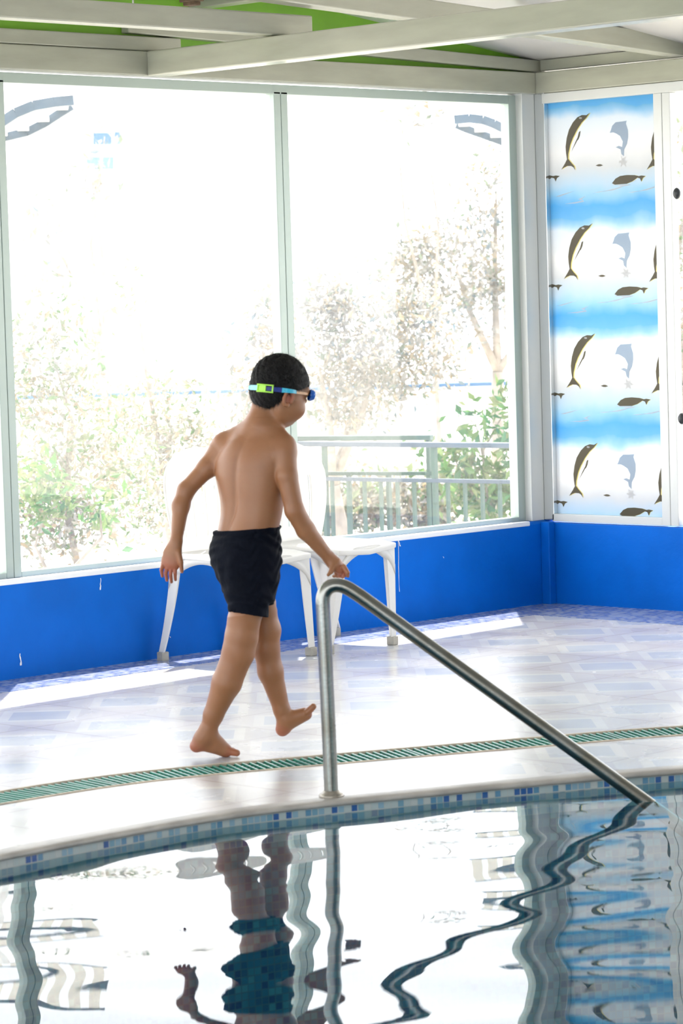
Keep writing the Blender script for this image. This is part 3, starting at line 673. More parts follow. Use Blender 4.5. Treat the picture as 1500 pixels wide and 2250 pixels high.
def leaves(name, centres, n, mat, parent, size=(.03, .06), seed=0, origin=(0, 0, 0)):
    g = np.random.default_rng(seed); C = np.array([c[:3] for c in centres]); Rr = np.array([c[3:6] for c in centres]); w = Rr.prod(1)**.8; w /= w.sum()
    k = g.choice(len(C), n, p=w); d = g.normal(size=(n, 3)); d /= np.linalg.norm(d, axis=1)[:, None]
    P = C[k]+d*Rr[k]*(g.uniform(.25, 1.05, n)**.5)[:, None]
    # clumping
    cl = g.normal(size=(max(6, n//45), 3)); pick = g.choice(n, len(cl)); near = g.integers(0, len(cl), n); mixm = g.random(n) < .6
    P = np.where(mixm[:, None], P[pick][near]+g.normal(size=(n, 3))*.09, P)
    a = g.normal(size=(n, 3)); a /= np.linalg.norm(a, axis=1)[:, None]; b_ = np.cross(a, g.normal(size=(n, 3))); b_ /= np.linalg.norm(b_, axis=1)[:, None]; c_ = np.cross(a, b_)
    L_ = g.uniform(size[0], size[1], n)[:, None]; w_ = L_*g.uniform(.32, .5, n)[:, None]
    V = np.stack([P-a*L_, P-b_*w_+c_*w_*.35, P+a*L_, P+b_*w_+c_*w_*.35, P-a*L_*.0], 1) - np.array(origin)
    base = np.arange(n)*5
    F1 = np.stack([base, base+1, base+4], 1); F2 = np.stack([base+1, base+2, base+4], 1); F3 = np.stack([base+2, base+3, base+4], 1); F4 = np.stack([base+3, base, base+4], 1)
    return mesh_obj(name, V.reshape(-1, 3).tolist(), np.concatenate([F1, F2, F3, F4]).tolist(), mat, parent)
def tree(px, dist, label, blobs, n, mat, size=(.03, .06), seed=0, trunk=None, name='garden_tree', cat='tree', tr=.035):
    o3 = ground(px, dist, ZG); r = empty(name, o3); prop(r, label, cat, 'plants in the garden outside')
    C = []
    for bx, by, rp, rv in blobs:                     # pixel centre and half sizes at this distance
        p = at(bx, by, dist); s_ = dist/F; C.append((p[0], p[1], p[2], rp*s_, rp*s_, rv*s_))
    b = MB(); g = random.Random(seed)
    tops = trunk or [(bx, by) for bx, by, _, _ in blobs[:5]]
    top0 = at(*tops[0], dist); fork = Vector(o3).lerp(Vector(top0), .45)+Vector((g.uniform(-.05, .05), 0, 0))
    b.tube([Vector(o3), Vector(o3).lerp(fork, .5)+Vector((.03, .02, 0)), fork], [tr*1.3, tr*1.1, tr], 10)
    for q_ in tops:
        t_ = Vector(at(*q_, dist+g.uniform(-.2, .2))); m_ = fork.lerp(t_, .5)+Vector((g.uniform(-.12, .12), g.uniform(-.1, .1), g.uniform(-.03, .1)))
        b.tube([fork, fork.lerp(m_, .5), m_, m_.lerp(t_, .6), t_], [tr*.8, tr*.65, tr*.5, tr*.35, tr*.15], 8)
    rel(b, o3).build('trunk', M['bark'], r, smooth=True)
    leaves('foliage', C, n, mat, r, size, seed, o3)
    return r
tree(170, 16.5, 'leafy bush with tan and green leaves at the left of the left pane', [(110, 760, 110, 130), (150, 930, 150, 130), (230, 1080, 190, 130), (90, 1130, 120, 110)], 5200, M['leafA'], (.014, .034), 1, tr=.02)
tree(360, 18.0, 'thin pale tree behind the boy, in the middle of the left pane', [(360, 900, 110, 90), (300, 980, 120, 110), (420, 1010, 80, 120), (270, 650, 50, 50)], 2600, M['leafA'], (.014, .034), 2, trunk=[(300, 640), (360, 900), (420, 1000)], tr=.022)
tree(560, 17.5, 'small tan leafed tree showing behind the boy head', [(570, 800, 75, 120), (600, 700, 50, 90), (540, 950, 60, 70)], 1500, M['leafB'], (.014, .036), 3, tr=.018)
tree(750, 19.5, 'forked pale trunk tree behind the slanting railing', [(720, 800, 110, 130), (820, 740, 130, 120), (700, 650, 70, 70), (800, 880, 110, 90), (900, 760, 120, 120)], 5200, M['leafB'], (.016, .04), 4, trunk=[(700, 800), (800, 800), (840, 720)], tr=.045)
tree(1080, 25, 'tall pale orange leaved tree at the right of the second pane', [(1090, 420, 80, 100), (1040, 560, 130, 120), (960, 620, 130, 110), (1080, 690, 110, 90), (880, 600, 110, 90), (1090, 520, 60, 160)], 5600, M['leafB'], (.016, .042), 5, trunk=[(1090, 420), (1000, 580), (1110, 720)], tr=.05)
tree(1060, 19.3, 'bright green climbing plant behind the railing near the corner', [(1045, 930, 45, 60), (1000, 1010, 40, 40), (1110, 900, 40, 90), (1120, 1060, 50, 80), (1060, 1080, 80, 60)], 1000, M['leafC'], (.025, .06), 6, tr=.02, name='garden_shrub', cat='shrub')
tree(850, 22, 'low green shrub with tan leaves seen between the balusters', [(850, 1080, 70, 70), (780, 1110, 80, 60), (930, 1110, 70, 60), (720, 1090, 60, 80), (1000, 1090, 90, 70)], 2400, M['leafA'], (.025, .06), 7, tr=.02, name='garden_shrub', cat='shrub')
tree(120, 15.6, 'low green shrub at the bottom left of the window', [(110, 1090, 60, 60), (220, 1120, 50, 50)], 420, M['leafC'], (.02, .045), 8, tr=.015, name='garden_shrub', cat='shrub')
tree(1500, 21.0, 'tan and green tree beyond the narrow right hand window', [(1510, 420, 90, 160), (1520, 640, 90, 150), (1500, 860, 90, 140), (1560, 1020, 120, 140)], 3600, M['leafA'], (.02, .045), 9, tr=.05)
tree(230, 24.0, 'sparse tree high in the left pane', [(200, 380, 70, 60), (100, 500, 60, 120), (230, 300, 50, 40)], 330, M['leafB'], (.03, .06), 10, tr=.03)
tree(960, 24.5, 'sparse grey leaved branches high in the second pane', [(930, 240, 60, 40), (870, 260, 40, 40), (740, 800, 40, 40)], 150, M['leafB'], (.03, .06), 12, tr=.02)

# low white garden wall with a blue coping, far behind the plants
pA = ground(-300, 27, 0); pB = ground(1700, 27, 0)
g = empty('garden_wall', (*pA[:2], ZG)); prop(g, 'long low white garden wall with a blue top edge far behind the plants', 'wall')
b = MB(); b.beam((pA[0], pA[1], .10), (pB[0], pB[1], .10), .2, 1.06); rel(b, (pA[0], pA[1], ZG)).build('wall_body', M['house'], g)
b = MB(); b.beam((pA[0], pA[1], .645), (pB[0], pB[1], .645), .26, .035); rel(b, (pA[0], pA[1], ZG)).build('wall_coping', M['bluetile'], g)
# white house far left with two blue windows
pA = ground(-250, 34, 0); pB = ground(560, 34, 0); hh = empty('white_house', (*pA[:2], ZG)); prop(hh, 'plain white house far off behind the left pane', 'house'); oh = (pA[0], pA[1], ZG)
nb_ = Vector((FH[0], FH[1], 0)); b = MB(); dA = Vector(pA)+nb_*3; dB = Vector(pB)+nb_*3
b.beam((dA.x, dA.y, 2.2), (dB.x, dB.y, 2.2), 6, 5.3); rel(b, oh).build('walls', M['house'], hh)
for x0, x1, y0, y1 in ((205, 245, 292, 318), (252, 264, 290, 318), (190, 250, 345, 372)):
    a, c = at(x0, (y0+y1)/2, 33.98), at(x1, (y0+y1)/2, 33.98); hz = (y1-y0)/F*34
    b = MB(); b.beam(a, c, .06, hz); rel(b, oh).build('window', M['glassdark'], hh)

# two slatted shade canopies on posts
def canopy(label, near, far, post, dn):
    z = at(*near[-1 if post > 900 else 0], dn)[2]; c0 = at(post, 300, dn+.7); r = empty('shade_canopy', (c0[0], c0[1], ZG)); prop(r, label, 'canopy', 'slatted shade canopies in the garden'); o3 = (c0[0], c0[1], ZG)
    N_ = [Vector(at(x, y, dn)) for x, y in near]; F_ = [Vector(at(x, y, dn+1.5)) for x, y in far]
    b = MB()
    for a, c in zip(N_[:-1], N_[1:]): b.beam(a+Vector((0, 0, .02)), c+Vector((0, 0, .02)), .05, .055)
    rel(b, o3).build('fascia', M['slate'], r); b = MB()
    for a, c in zip(F_[:-1], F_[1:]): b.beam(a, c, .06, .05)
    rel(b, o3).build('fascia', M['slate'], r)
    def along(P, t):
        L_ = [0]
        for a, c in zip(P[:-1], P[1:]): L_.append(L_[-1]+(c-a).length)
        s_ = t*L_[-1]
        for i in range(len(P)-1):
            if s_ <= L_[i+1]+1e-6: return P[i].lerp(P[i+1], (s_-L_[i])/max(1e-6, L_[i+1]-L_[i]))
        return P[-1]
    b = MB()
    for i in range(7):
        t = (i+.5)/7; b.beam(along(N_, t)+Vector((0, 0, .02)), along(F_, t)+Vector((0, 0, .02)), .07, .02)
    rel(b, o3).build('slats', M['house'], r)
    b = MB(); b.beam((c0[0], c0[1], ZG), (c0[0], c0[1], z), .06, .06, (1, 0, 0)); rel(b, o3).build('post', M['house'], r)
canopy('slatted shade canopy with blue grey edge at the top left of the left pane', [(-160, 330), (-80, 308), (0, 279), (35, 256), (74, 240), (120, 232), (162, 228)], [(-160, 350), (-80, 330), (5, 303), (60, 290), (100, 270), (130, 250), (158, 233)], -70, 17.0)
canopy('slatted shade canopy with blue grey edge at the top right of the second pane', [(998, 270), (1030, 267), (1060, 270), (1085, 279), (1115, 294), (1160, 318), (1230, 370)], [(1002, 274), (1020, 282), (1045, 291), (1080, 303), (1112, 315), (1160, 340), (1230, 392)], 1190, 19.0)

# ================================================================ THE BOY
D0 = (hit(490, 1663)-CAM).dot(FH); O = hit(490, 1663); SC = D0/F
def L3(px, py, dd=0.0):                                   # photo point + depth offset -> body frame (right, away, up)
    p = at(px, py, D0+dd)-O; return np.array([p.dot(RH), p.dot(FH), p[2]])
class SDF:
    def __init__(s, lo, hi, h):
        s.h = h; s.lo = np.array(lo, float); s.n = np.ceil((np.array(hi)-s.lo)/h).astype(int)+1
        s.ax = [s.lo[i]+h*np.arange(s.n[i]) for i in range(3)]; s.v = np.full(s.n, .3, np.float32)
    def region(s, lo, hi):
        a = [max(0, int(np.floor((lo[i]-s.lo[i])/s.h))) for i in range(3)]; b_ = [min(s.n[i], int(np.ceil((hi[i]-s.lo[i])/s.h))+1) for i in range(3)]
        sl_ = tuple(slice(a[i], b_[i]) for i in range(3)); X = [s.ax[i][sl_[i]].astype(np.float32) for i in range(3)]
        return sl_, X[0][:, None, None], X[1][None, :, None], X[2][None, None, :]
    def put(s, sl_, d, k, op='add'):
        a = s.v[sl_]
        if a.size == 0: return
        if op == 'sub':
            hh_ = np.maximum(k-np.abs(-d-a), 0)/max(k, 1e-6); s.v[sl_] = np.maximum(a, -d)+hh_*hh_*k*.25; return
        hh_ = np.maximum(k-np.abs(d-a), 0)/max(k, 1e-6); s.v[sl_] = np.minimum(a, d)-hh_*hh_*k*.25
    def cone(s, a, b_, ra, rb, k=.015, flat=None, op='add', cut=None):
        a = np.array(a); b_ = np.array(b_); m_ = max(ra, rb)+k+.012
        sl_, X, Y, Z = s.region(np.minimum(a, b_)-m_, np.maximum(a, b_)+m_)
        ab = b_-a; l2_ = max(ab.dot(ab), 1e-9); px, py, pz = X-a[0], Y-a[1], Z-a[2]
        t = np.clip((px*ab[0]+py*ab[1]+pz*ab[2])/l2_, 0, 1); qx, qy, qz = px-t*ab[0], py-t*ab[1], pz-t*ab[2]
        if flat is not None:
            n_, f_ = flat; dn = (qx*n_[0]+qy*n_[1]+qz*n_[2])*(f_-1); qx = qx+dn*n_[0]; qy = qy+dn*n_[1]; qz = qz+dn*n_[2]
        d = np.sqrt(qx*qx+qy*qy+qz*qz)-(ra+(rb-ra)*t)
        if cut is not None: d = np.maximum(d, cut(X, Y, Z))
        s.put(sl_, d.astype(np.float32), k, op)
    def ell(s, c, axes, rad, k=.015, op='add'):
        c = np.array(c); m_ = max(rad)+k+.012; sl_, X, Y, Z = s.region(c-m_, c+m_); px, py, pz = X-c[0], Y-c[1], Z-c[2]; k0 = 0; k1 = 0
        for ax_, r_ in zip(axes, rad):
            q_ = (px*ax_[0]+py*ax_[1]+pz*ax_[2])/r_; k0 = k0+q_*q_; k1 = k1+(q_/r_)**2
        k0 = np.sqrt(k0); k1 = np.sqrt(k1)+1e-9; s.put(sl_, (k0*(k0-1)/k1).astype(np.float32), k, op)
    def mesh(s):
        v = s.v; neg = v < 0; nx_, ny_, nz_ = v.shape
        c = np.zeros((nx_-1, ny_-1, nz_-1), np.int8)
        for i in (0, 1):
            for j in (0, 1):
                for k in (0, 1): c += neg[i:nx_-1+i, j:ny_-1+j, k:nz_-1+k]
        I, J, K = np.nonzero((c > 0) & (c < 8)); cid = -np.ones(c.shape, np.int32); cid[I, J, K] = np.arange(len(I))
        acc = np.zeros((len(I), 3)); cnt = np.zeros(len(I)); cor = [(i, j, k) for i in (0, 1) for j in (0, 1) for k in (0, 1)]
        for a in cor:
            for ax_ in range(3):
                if a[ax_]: continue
                b_ = list(a); b_[ax_] = 1; va = v[I+a[0], J+a[1], K+a[2]]; vb = v[I+b_[0], J+b_[1], K+b_[2]]; m_ = (va < 0) != (vb < 0)
                t = va[m_]/(va[m_]-vb[m_]); p = np.tile(np.array(a, float), (m_.sum(), 1)); p[:, ax_] += t; acc[m_] += p; cnt[m_] += 1
        P = (acc/cnt[:, None]+np.stack([I, J, K], 1))*s.h+s.lo; Fs = []
        for ax_ in range(3):
            o1, o2 = [(1, 2), (2, 0), (0, 1)][ax_]
            sa = [slice(None)]*3; sb = [slice(None)]*3; sa[ax_] = slice(0, -1); sb[ax_] = slice(1, None); na, nb2 = neg[tuple(sa)], neg[tuple(sb)]
            E_ = np.nonzero(na != nb2); E_ = np.stack(E_, 1); ok = (E_[:, o1] > 0) & (E_[:, o2] > 0) & (E_[:, o1] < v.shape[o1]-1) & (E_[:, o2] < v.shape[o2]-1); E_ = E_[ok]
            fl_ = na[E_[:, 0], E_[:, 1], E_[:, 2]]
            def cc(d1, d2):
                q_ = E_.copy(); q_[:, o1] -= d1; q_[:, o2] -= d2; return cid[q_[:, 0], q_[:, 1], q_[:, 2]]
            Q = np.stack([cc(1, 1), cc(0, 1), cc(0, 0), cc(1, 0)], 1); Q[~fl_] = Q[~fl_][:, ::-1]; Fs.append(Q)
        return P, np.concatenate(Fs)
def relax(P, Fc, it, lam=.5):
    e = np.concatenate([Fc[:, [0, 1]], Fc[:, [1, 2]], Fc[:, [2, 3]], Fc[:, [3, 0]]]); e = np.concatenate([e, e[:, ::-1]])
    for q_ in range(it):
        a = np.zeros_like(P); c = np.bincount(e[:, 0], minlength=len(P))[:, None]
        for i in range(3): a[:, i] = np.bincount(e[:, 0], weights=P[e[:, 1], i], minlength=len(P))
        P = P+(lam if q_ % 2 == 0 else -lam*.9)*(a/np.maximum(c, 1)-P)
    return P
def yaw(a): a = math.radians(a); return np.array([math.sin(a), math.cos(a), 0.0]), np.array([math.cos(a), -math.sin(a), 0.0])   # facing, own right
def slices(S_, rows, k, extra=0.0, spine=True, wrinkle=0.0):
    # rows: photo y, left px, right px, facing yaw, depth/width ratio, depth offset
    zc, xc, dc, A, B, YA = [], [], [], [], [], []
    for y, xl, xr, a, ra, dd in rows:
        pl, pr = L3(xl, y, dd), L3(xr, y, dd); hw_ = (pr[0]-pl[0])/2+extra; ar = math.radians(a)
        A_ = hw_/math.sqrt(math.cos(ar)**2+(ra*math.sin(ar))**2); zc.append((pl[2]+pr[2])/2); xc.append((pl[0]+pr[0])/2); dc.append(dd); A.append(A_); B.append(A_*ra); YA.append(ar)
    o_ = np.argsort(zc); zc = np.array(zc)[o_]; zf = np.linspace(zc[0], zc[-1], 241); kw_ = max(3, int(.022/(zf[1]-zf[0]))); ker = np.hanning(2*kw_+3)[1:-1]; ker /= ker.sum()
    itp = lambda q_, z: np.interp(z, zf, np.convolve(np.pad(np.interp(zf, zc, np.array(q_)[o_]), kw_, mode='reflect', reflect_type='odd'), ker, 'valid'))
    m_ = max(A)+.05; lo = (min(xc)-m_, min(dc)-m_, zc[0]-.03); hi = (max(xc)+m_, max(dc)+m_, zc[-1]+.03); sl_, X, Y, Z = S_.region(lo, hi)
    zz = np.clip(Z, zc[0], zc[-1]); cx, cd, a_, b_, ya = [itp(q_, zz) for q_ in (xc, dc, A, B, YA)]
    px, py = X-cx, Y-cd; s_ = px*np.cos(ya)-py*np.sin(ya); f_ = px*np.sin(ya)+py*np.cos(ya)
    rr = ((np.abs(s_)/a_)**2.35+(np.abs(f_)/b_)**2.35)**(1/2.35)
    if spine:
        ang = np.arctan2(s_, -f_); rr = rr*(1+.055*np.exp(-(ang/.13)**2)-.018*np.exp(-((np.abs(ang)-.42)/.25)**2))
    if wrinkle:
        ph = X*38+Z*55+Y*20; rr = rr*(1+wrinkle*np.sin(ph+2*np.sin(Z*40+X*17))*.6+wrinkle*.5*np.sin(Z*120-X*60))
    d = (rr-1)*np.minimum(a_, b_)*.95; dz = np.maximum(np.maximum(Z-zc[-1], zc[0]-Z), 0); d = np.where(dz > 0, np.sqrt(np.maximum(d, 0)**2+dz**2), d)
    S_.put(sl_, d.astype(np.float32), k)
px2 = SC
H_ = .0018
SROWS = [(1158, 477, 612, 50, .82, .0), (1164, 472, 612, 50, .82, .0), (1172, 475, 611, 52, .84, .0), (1184, 469, 612, 54, .86, .0), (1200, 464, 613, 56, .88, .0), (1218, 463, 614, 57, .88, .0), (1240, 468, 614, 58, .88, .0), (1262, 478, 612, 59, .86, .0), (1285, 489, 609, 60, .82, .0), (1302, 494, 605, 60, .76, .0), (1318, 500, 599, 60, .7, .0)]
lo = L3(340, 1680, -.0); hi = L3(775, 765, 0)
body = SDF((lo[0], -.24, -.012), (hi[0], .24, hi[2]+.02), H_)
# torso and pelvis
rows = [(938, 541, 612, 38, .78, .0), (950, 528, 618, 36, .62, .0), (965, 507, 626, 36, .58, .0), (985, 487, 630, 36, .60, .0), (1010, 476, 628, 36, .62, .0), (1040, 474, 625, 36, .66, .0), (1070, 480, 624, 38, .70, .0), (1100, 486, 622, 40, .74, .0), (1130, 487, 617, 44, .76, .0), (1155, 483, 611, 50, .78, .0), (1180, 476, 608, 55, .84, .0), (1220, 474, 604, 58, .88, .0), (1260, 486, 600, 60, .85, .0)]
slices(body, rows, .004)
# trapezius, shoulders, shoulder blades
Fc_, Rc_ = yaw(36)
def sk(a, b_, ra, rb, k=.02, **kw): body.cone(L3(*a), L3(*b_), ra*px2, rb*px2, k, **kw)
sk((577, 930, 0), (506, 967, .055), 25, 22, .035); sk((580, 930, 0), (622, 975, -.04), 24, 20, .03)
sk((582, 893, .005), (573, 948, .0), 30, 33, .02)                      # neck
sk((575, 945, .0), (560, 975, -.0), 34, 40, .03)
for c, sgn in (((520, 1005), -1), ((592, 1005), 1)):
    p = L3(*c, -.055 if sgn > 0 else -.02); body.ell(p, [Rc_, Fc_, np.array([0, 0, 1])], (.034, .018, .046), .03)
# left arm
sk((494, 978, .065), (488, 985, .07), 27, 24, .02); sk((490, 980, .07), (455, 1028, .06), 25, 21, .018); sk((455, 1028, .06), (409, 1077, .045), 21, 18.5, .014)
sk((409, 1077, .045), (397, 1112, .035), 19, 19, .012); sk((397, 1112, .035), (387, 1192, .0), 19, 12.5, .012)
# right arm
sk((624, 985, -.055), (626, 994, -.062), 27, 26, .022); sk((625, 992, -.062), (630, 1045, -.082), 26, 23.5, .008); sk((630, 1045, -.082), (647, 1122, -.09), 23.5, 20.5, .008)
sk((647, 1122, -.09), (672, 1165, -.068), 21.5, 20.5, .010); sk((672, 1165, -.068), (724, 1227, -.03), 20.5, 13, .010)
# left hand: open, fingers hanging, thumb towards the body
nf = (np.array([.25, 1, 0])/np.linalg.norm([.25, 1, 0]), 1.9)
sk((387, 1190, .0), (382, 1212, -.002), 13.5, 15, .01, flat=(nf[0], 1.3)); sk((381, 1208, -.002), (376, 1236, -.004), 18, 21, .01, flat=nf)
sk((370, 1214, .0), (363, 1238, -.002), 12, 10, .008, flat=nf)
for pts in ([(360, 1236, .0), (354.5, 1252, -.010), (356.5, 1266, -.004)], [(367.5, 1241, -.004), (364, 1260, -.012), (366.5, 1275, -.004)], [(376.5, 1243, -.006), (374.5, 1262, -.014), (376.5, 1279, -.004)], [(385, 1241, -.008), (384.5, 1258, -.014), (385.5, 1274, -.002)]):
    for (a, b_, ra, rb) in ((pts[0], pts[1], 4.9, 4.3), (pts[1], pts[2], 4.3, 3.4)): sk(a, b_, ra, rb, .0012)
sk((391, 1214, -.012), (397, 1236, -.02), 8, 6.0, .006); sk((397, 1236, -.02), (399.5, 1256, -.018), 5.6, 3.8, .002)
# right hand: relaxed curl above the rail
nf = (_n([.5, -.55, .6]), 1.55)
sk((724, 1227, -.03), (734, 1238, -.028), 13.5, 16, .01); sk((733, 1236, -.028), (745, 1247, -.026), 17.5, 17, .01, flat=nf)
for pts in ([(755, 1246, -.045), (763, 1258, -.05), (764, 1266, -.04)], [(752, 1252, -.03), (757, 1263, -.03), (753, 1268, -.018)], [(746, 1255, -.016), (748, 1265, -.014), (742, 1267, -.002)], [(739, 1254, -.003), (740, 1264, .0), (733, 1266, .008)]):
    for (a, b_, ra, rb) in ((pts[0], pts[1], 6.4, 5.2), (pts[1], pts[2], 5.0, 3.8)): sk(a, b_, ra, rb, .0015)
sk((731, 1243, -.045), (727, 1256, -.055), 7, 5.4, .006); sk((727, 1256, -.055), (721, 1263, -.05), 5.2, 3.8, .003)
# right (standing) leg
sk((530, 1235, -.045), (541, 1330, -.05), 48, 38.5, .02); sk((541, 1330, -.05), (530, 1400, -.045), 38.5, 35.5, .018); sk((531, 1400, -.045), (524, 1432, -.045), 35, 34.5, .014)
sk((524, 1432, -.045), (498, 1500, -.04), 34.5, 32.5, .014); sk((498, 1500, -.04), (469, 1570, -.025), 32, 22, .012); sk((469, 1570, -.025), (455, 1612, -.018), 21, 18, .012)
sk((522, 1402, -.06), (516, 1420, -.06), 20, 18, .02)
sk((455, 1606, -.018), (446, 1622, -.015), 19, 20, .012); sk((446, 1622, -.015), (431, 1639, -.015), 18, 14.5, .012)           # heel
sk((462, 1618, -.015), (492, 1646, -.004), 19, 14, .012); sk((440, 1636, -.015), (497, 1650.5, -.003), 13, 12.5, .012)
sk((478, 1636, -.005), (497, 1650, .012), 14, 11, .012)
for a, b_, r1, r2 in (((503, 1651, -.010), (520, 1654.5, -.012), 9.0, 7.6), ((500, 1650, .002), (520, 1651, .002), 6, 4.6), ((498, 1648, .012), (514, 1648.5, .014), 5.6, 4.6), ((495, 1646, .022), (511, 1646, .026), 5.2, 4), ((492, 1645, .03), (505, 1644, .036), 5, 3.8)):
    sk(a, b_, r1, r2, .005)
# left (stepping) leg
sk((556, 1240, .035), (575, 1335, .055), 44, 31, .02); sk((575, 1335, .055), (586, 1385, .06), 31, 30, .014); sk((586, 1385, .06), (585, 1425, .065), 30, 28.5, .014)
sk((585, 1425, .065), (594, 1475, .073), 28.5, 27.5, .014); sk((594, 1475, .073), (619, 1560, .085), 27.5, 18, .014); sk((619, 1560, .085), (626, 1582, .088), 18, 17.5, .012)
sk((627, 1580, .088), (622, 1600, .09), 18, 15.5, .012)
sk((622, 1600, .09), (619.5, 1604, .09), 15, 13.5, .01)
sk((632, 1580, .088), (668, 1568, .086), 18, 13.5, .012); sk((626, 1595, .09), (674, 1570, .09), 13.5, 11, .012); sk((640, 1582, .098), (669, 1573, .104), 14, 10, .012)
for a, b_, r1, r2 in (((675, 1565, .074), (688, 1552.5, .072), 8.6, 7.2), ((675, 1566, .086), (685, 1557, .086), 6, 5.2), ((673, 1568, .096), (681, 1560, .097), 5.6, 4.8), ((670, 1571, .104), (677, 1564, .106), 5.2, 4.4), ((667, 1574, .111), (673, 1568, .113), 5, 4.2)):
    sk(a, b_, r1, r2, .003)
# head
HC = L3(615, 853, .01); af, ah = yaw(57); pit = math.radians(20); upv = np.array([0, 0, 1.0])
HF = af*math.cos(pit)-upv*math.sin(pit); HU = upv*math.cos(pit)+af*math.sin(pit); HS = ah; HX = [HF, HS, HU]
def hp(f_, s_, u_): return HC+HF*f_+HS*s_+HU*u_
def he(f_, s_, u_, rad, k=.012, op='add'): body.ell(hp(f_, s_, u_), HX, rad, k, op)
he(-.004, 0, .012, (.088, .070, .086), .01)
he(.030, 0, -.040, (.058, .055, .062), .03)                            # face
he(.050, 0, -.084, (.024, .026, .020), .025)                            # chin
he(.022, .040, -.066, (.038, .018, .030), .025); he(.022, -.040, -.066, (.038, .018, .030), .025)   # jaw
he(.052, .036, -.050, (.032, .026, .030), .02); he(.048, -.036, -.048, (.028, .024, .026), .02)      # cheeks
he(.070, 0, .012, (.020, .052, .020), .02)                              # brow
for s_ in (-1, 1): he(.088, s_*.028, -.014, (.012, .015, .010), .010, 'sub'); he(.074, s_*.028, -.016, (.014, .014, .012), .003)
body.cone(hp(.086, 0, -.012), hp(.097, 0, -.038), .008, .0105, .010); he(.094, .009, -.042, (.009, .007, .006), .005); he(.094, -.009, -.042, (.009, .007, .006), .005)
he(.082, 0, -.062, (.012, .020, .0055), .006); he(.080, 0, -.070, (.011, .017, .006), .005)          # lips
for s_ in (-1, 1):                                                      # ears
    for i in range(9):
        a0, a1 = math.radians(250-i*30), math.radians(250-(i+1)*30)
        P0 = hp(-.006+.0155*math.cos(a0), s_*(.072+.004*math.sin(a0)+.003), -.034+.025*math.sin(a0)); P1 = hp(-.006+.0155*math.cos(a1), s_*(.072+.004*math.sin(a1)+.003), -.034+.025*math.sin(a1)); body.cone(P0, P1, .0048, .0048, .002)
    he(-.004, s_*.066, -.033, (.012, .006, .022), .006); he(-.002, s_*.074, -.055, (.007, .004, .008), .004)
cloth = SDF(body.lo, body.lo+body.h*(body.n-1), H_)
slices(cloth, SROWS, .003, extra=.002, spine=False)
cloth.cone(L3(537, 1250, -.035), L3(549, 1390, -.05), 50*SC, 41*SC, .03); cloth.cone(L3(562, 1250, .035), L3(580, 1390, .055), 46*SC, 30*SC, .02)
xa = L3(440, 1200)[0]; xb = L3(642, 1200)[0]; z0_ = L3(546, 1420)[2]; zh_ = L3(546, 1338)[2]; z1_ = L3(546, 1166)[2]
mk = np.ix_((body.ax[0] > xa) & (body.ax[0] < xb), np.ones(body.n[1], bool), (body.ax[2] > z0_) & (body.ax[2] < z1_))
dz_ = np.clip(zh_-body.ax[2][mk[2].ravel()], 0, 1)
body.v[mk] = np.maximum(body.v[mk], cloth.v[mk]+(.003-.35*dz_-5*dz_**2)[None, None, :])
del cloth
P, Fq_ = body.mesh(); P = relax(P, Fq_, 10)
def to_w(P): return P[:, :1]*RH[None]+P[:, 1:2]*FH[None]+P[:, 2:3]*np.array([[0, 0, 1.0]])
boy = mesh_obj('person', to_w(P).tolist(), Fq_.tolist(), M['skin'], None, True); boy.location = tuple(O)
prop(boy, 'barefoot person in navy swim shorts and goggles, walking along the pool edge', 'person')
red = np.zeros(len(P))
for c, r_ in ((L3(372, 1255, 0), .045), (L3(750, 1262, -.03), .03), (L3(428, 1645, -.01), .035), (L3(510, 1655, 0), .03), (L3(618, 1606, .09), .03), (L3(685, 1560, .09), .025), (hp(-.006, .07, -.03), .022)):
    red = np.maximum(red, np.clip(1.3-np.linalg.norm(P-c, axis=1)/r_, 0, 1)*.75)
at_ = boy.data.attributes.new('redness', 'FLOAT', 'POINT'); at_.data.foreach_set('value', red.astype(np.float32))

# eyes closed downward: dark lashes and brows as small arcs
for s_ in (-1, 1):
    b = MB(); b.tube([hp(.083-abs(t)*.012, s_*(.028)+t*.016, -.021-.004*(1-t*t)) for t in np.linspace(-1, 1, 7)], [.0008, .0016, .002, .002, .002, .0016, .0008], 6); b.build('eyelash', M['hair'], boy)
    b = MB(); b.tube([hp(.086-abs(t)*.012, s_*(.029)+t*.019, .003+.003*(1-t*t)) for t in np.linspace(-1, 1, 7)], [.001, .0026, .003, .003, .003, .0022, .001], 6); b.build('eyebrow', M['hair'], boy)
for o in list(boy.children):
    me = o.data
    for v in me.vertices: w_ = v.co.copy(); q_ = RH*w_.x+FH*w_.y+np.array([0, 0, 1.0])*w_.z; v.co = q_

# hair
hlo = HC-.13; hhi = HC+.13
hair = SDF(hlo, hhi, .0022)
hair.ell(hp(-.005, 0, .016), HX, (.0965, .078, .091), .01); hair.ell(hp(-.045, 0, -.028), HX, (.046, .058, .050), .02)
sl_, X, Y, Z = hair.region(hlo, hhi); q = [X-HC[0], Y-HC[1], Z-HC[2]]
hf = q[0]*HF[0]+q[1]*HF[1]+q[2]*HF[2]; hs = q[0]*HS[0]+q[1]*HS[1]+q[2]*HS[2]; hu = q[0]*HU[0]+q[1]*HU[1]+q[2]*HU[2]
line = np.interp(hf, [-.12, -.07, -.045, -.03, -.016, .0, .02, .045, .075, .12], [-.062, -.071, -.079, -.074, -.040, -.006, .000, .014, .030, .036])
hair.v[:] = np.maximum(hair.v, (line-hu)*.8)
nz = .0011*np.sin(hf*210+5*np.sin(hs*90))*np.sin(hu*190+hs*160)+.0011*np.sin(hs*330+hu*120)
hair.v += nz.astype(np.float32)
Ph, Fh_ = hair.mesh(); Ph = relax(Ph, Fh_, 2)
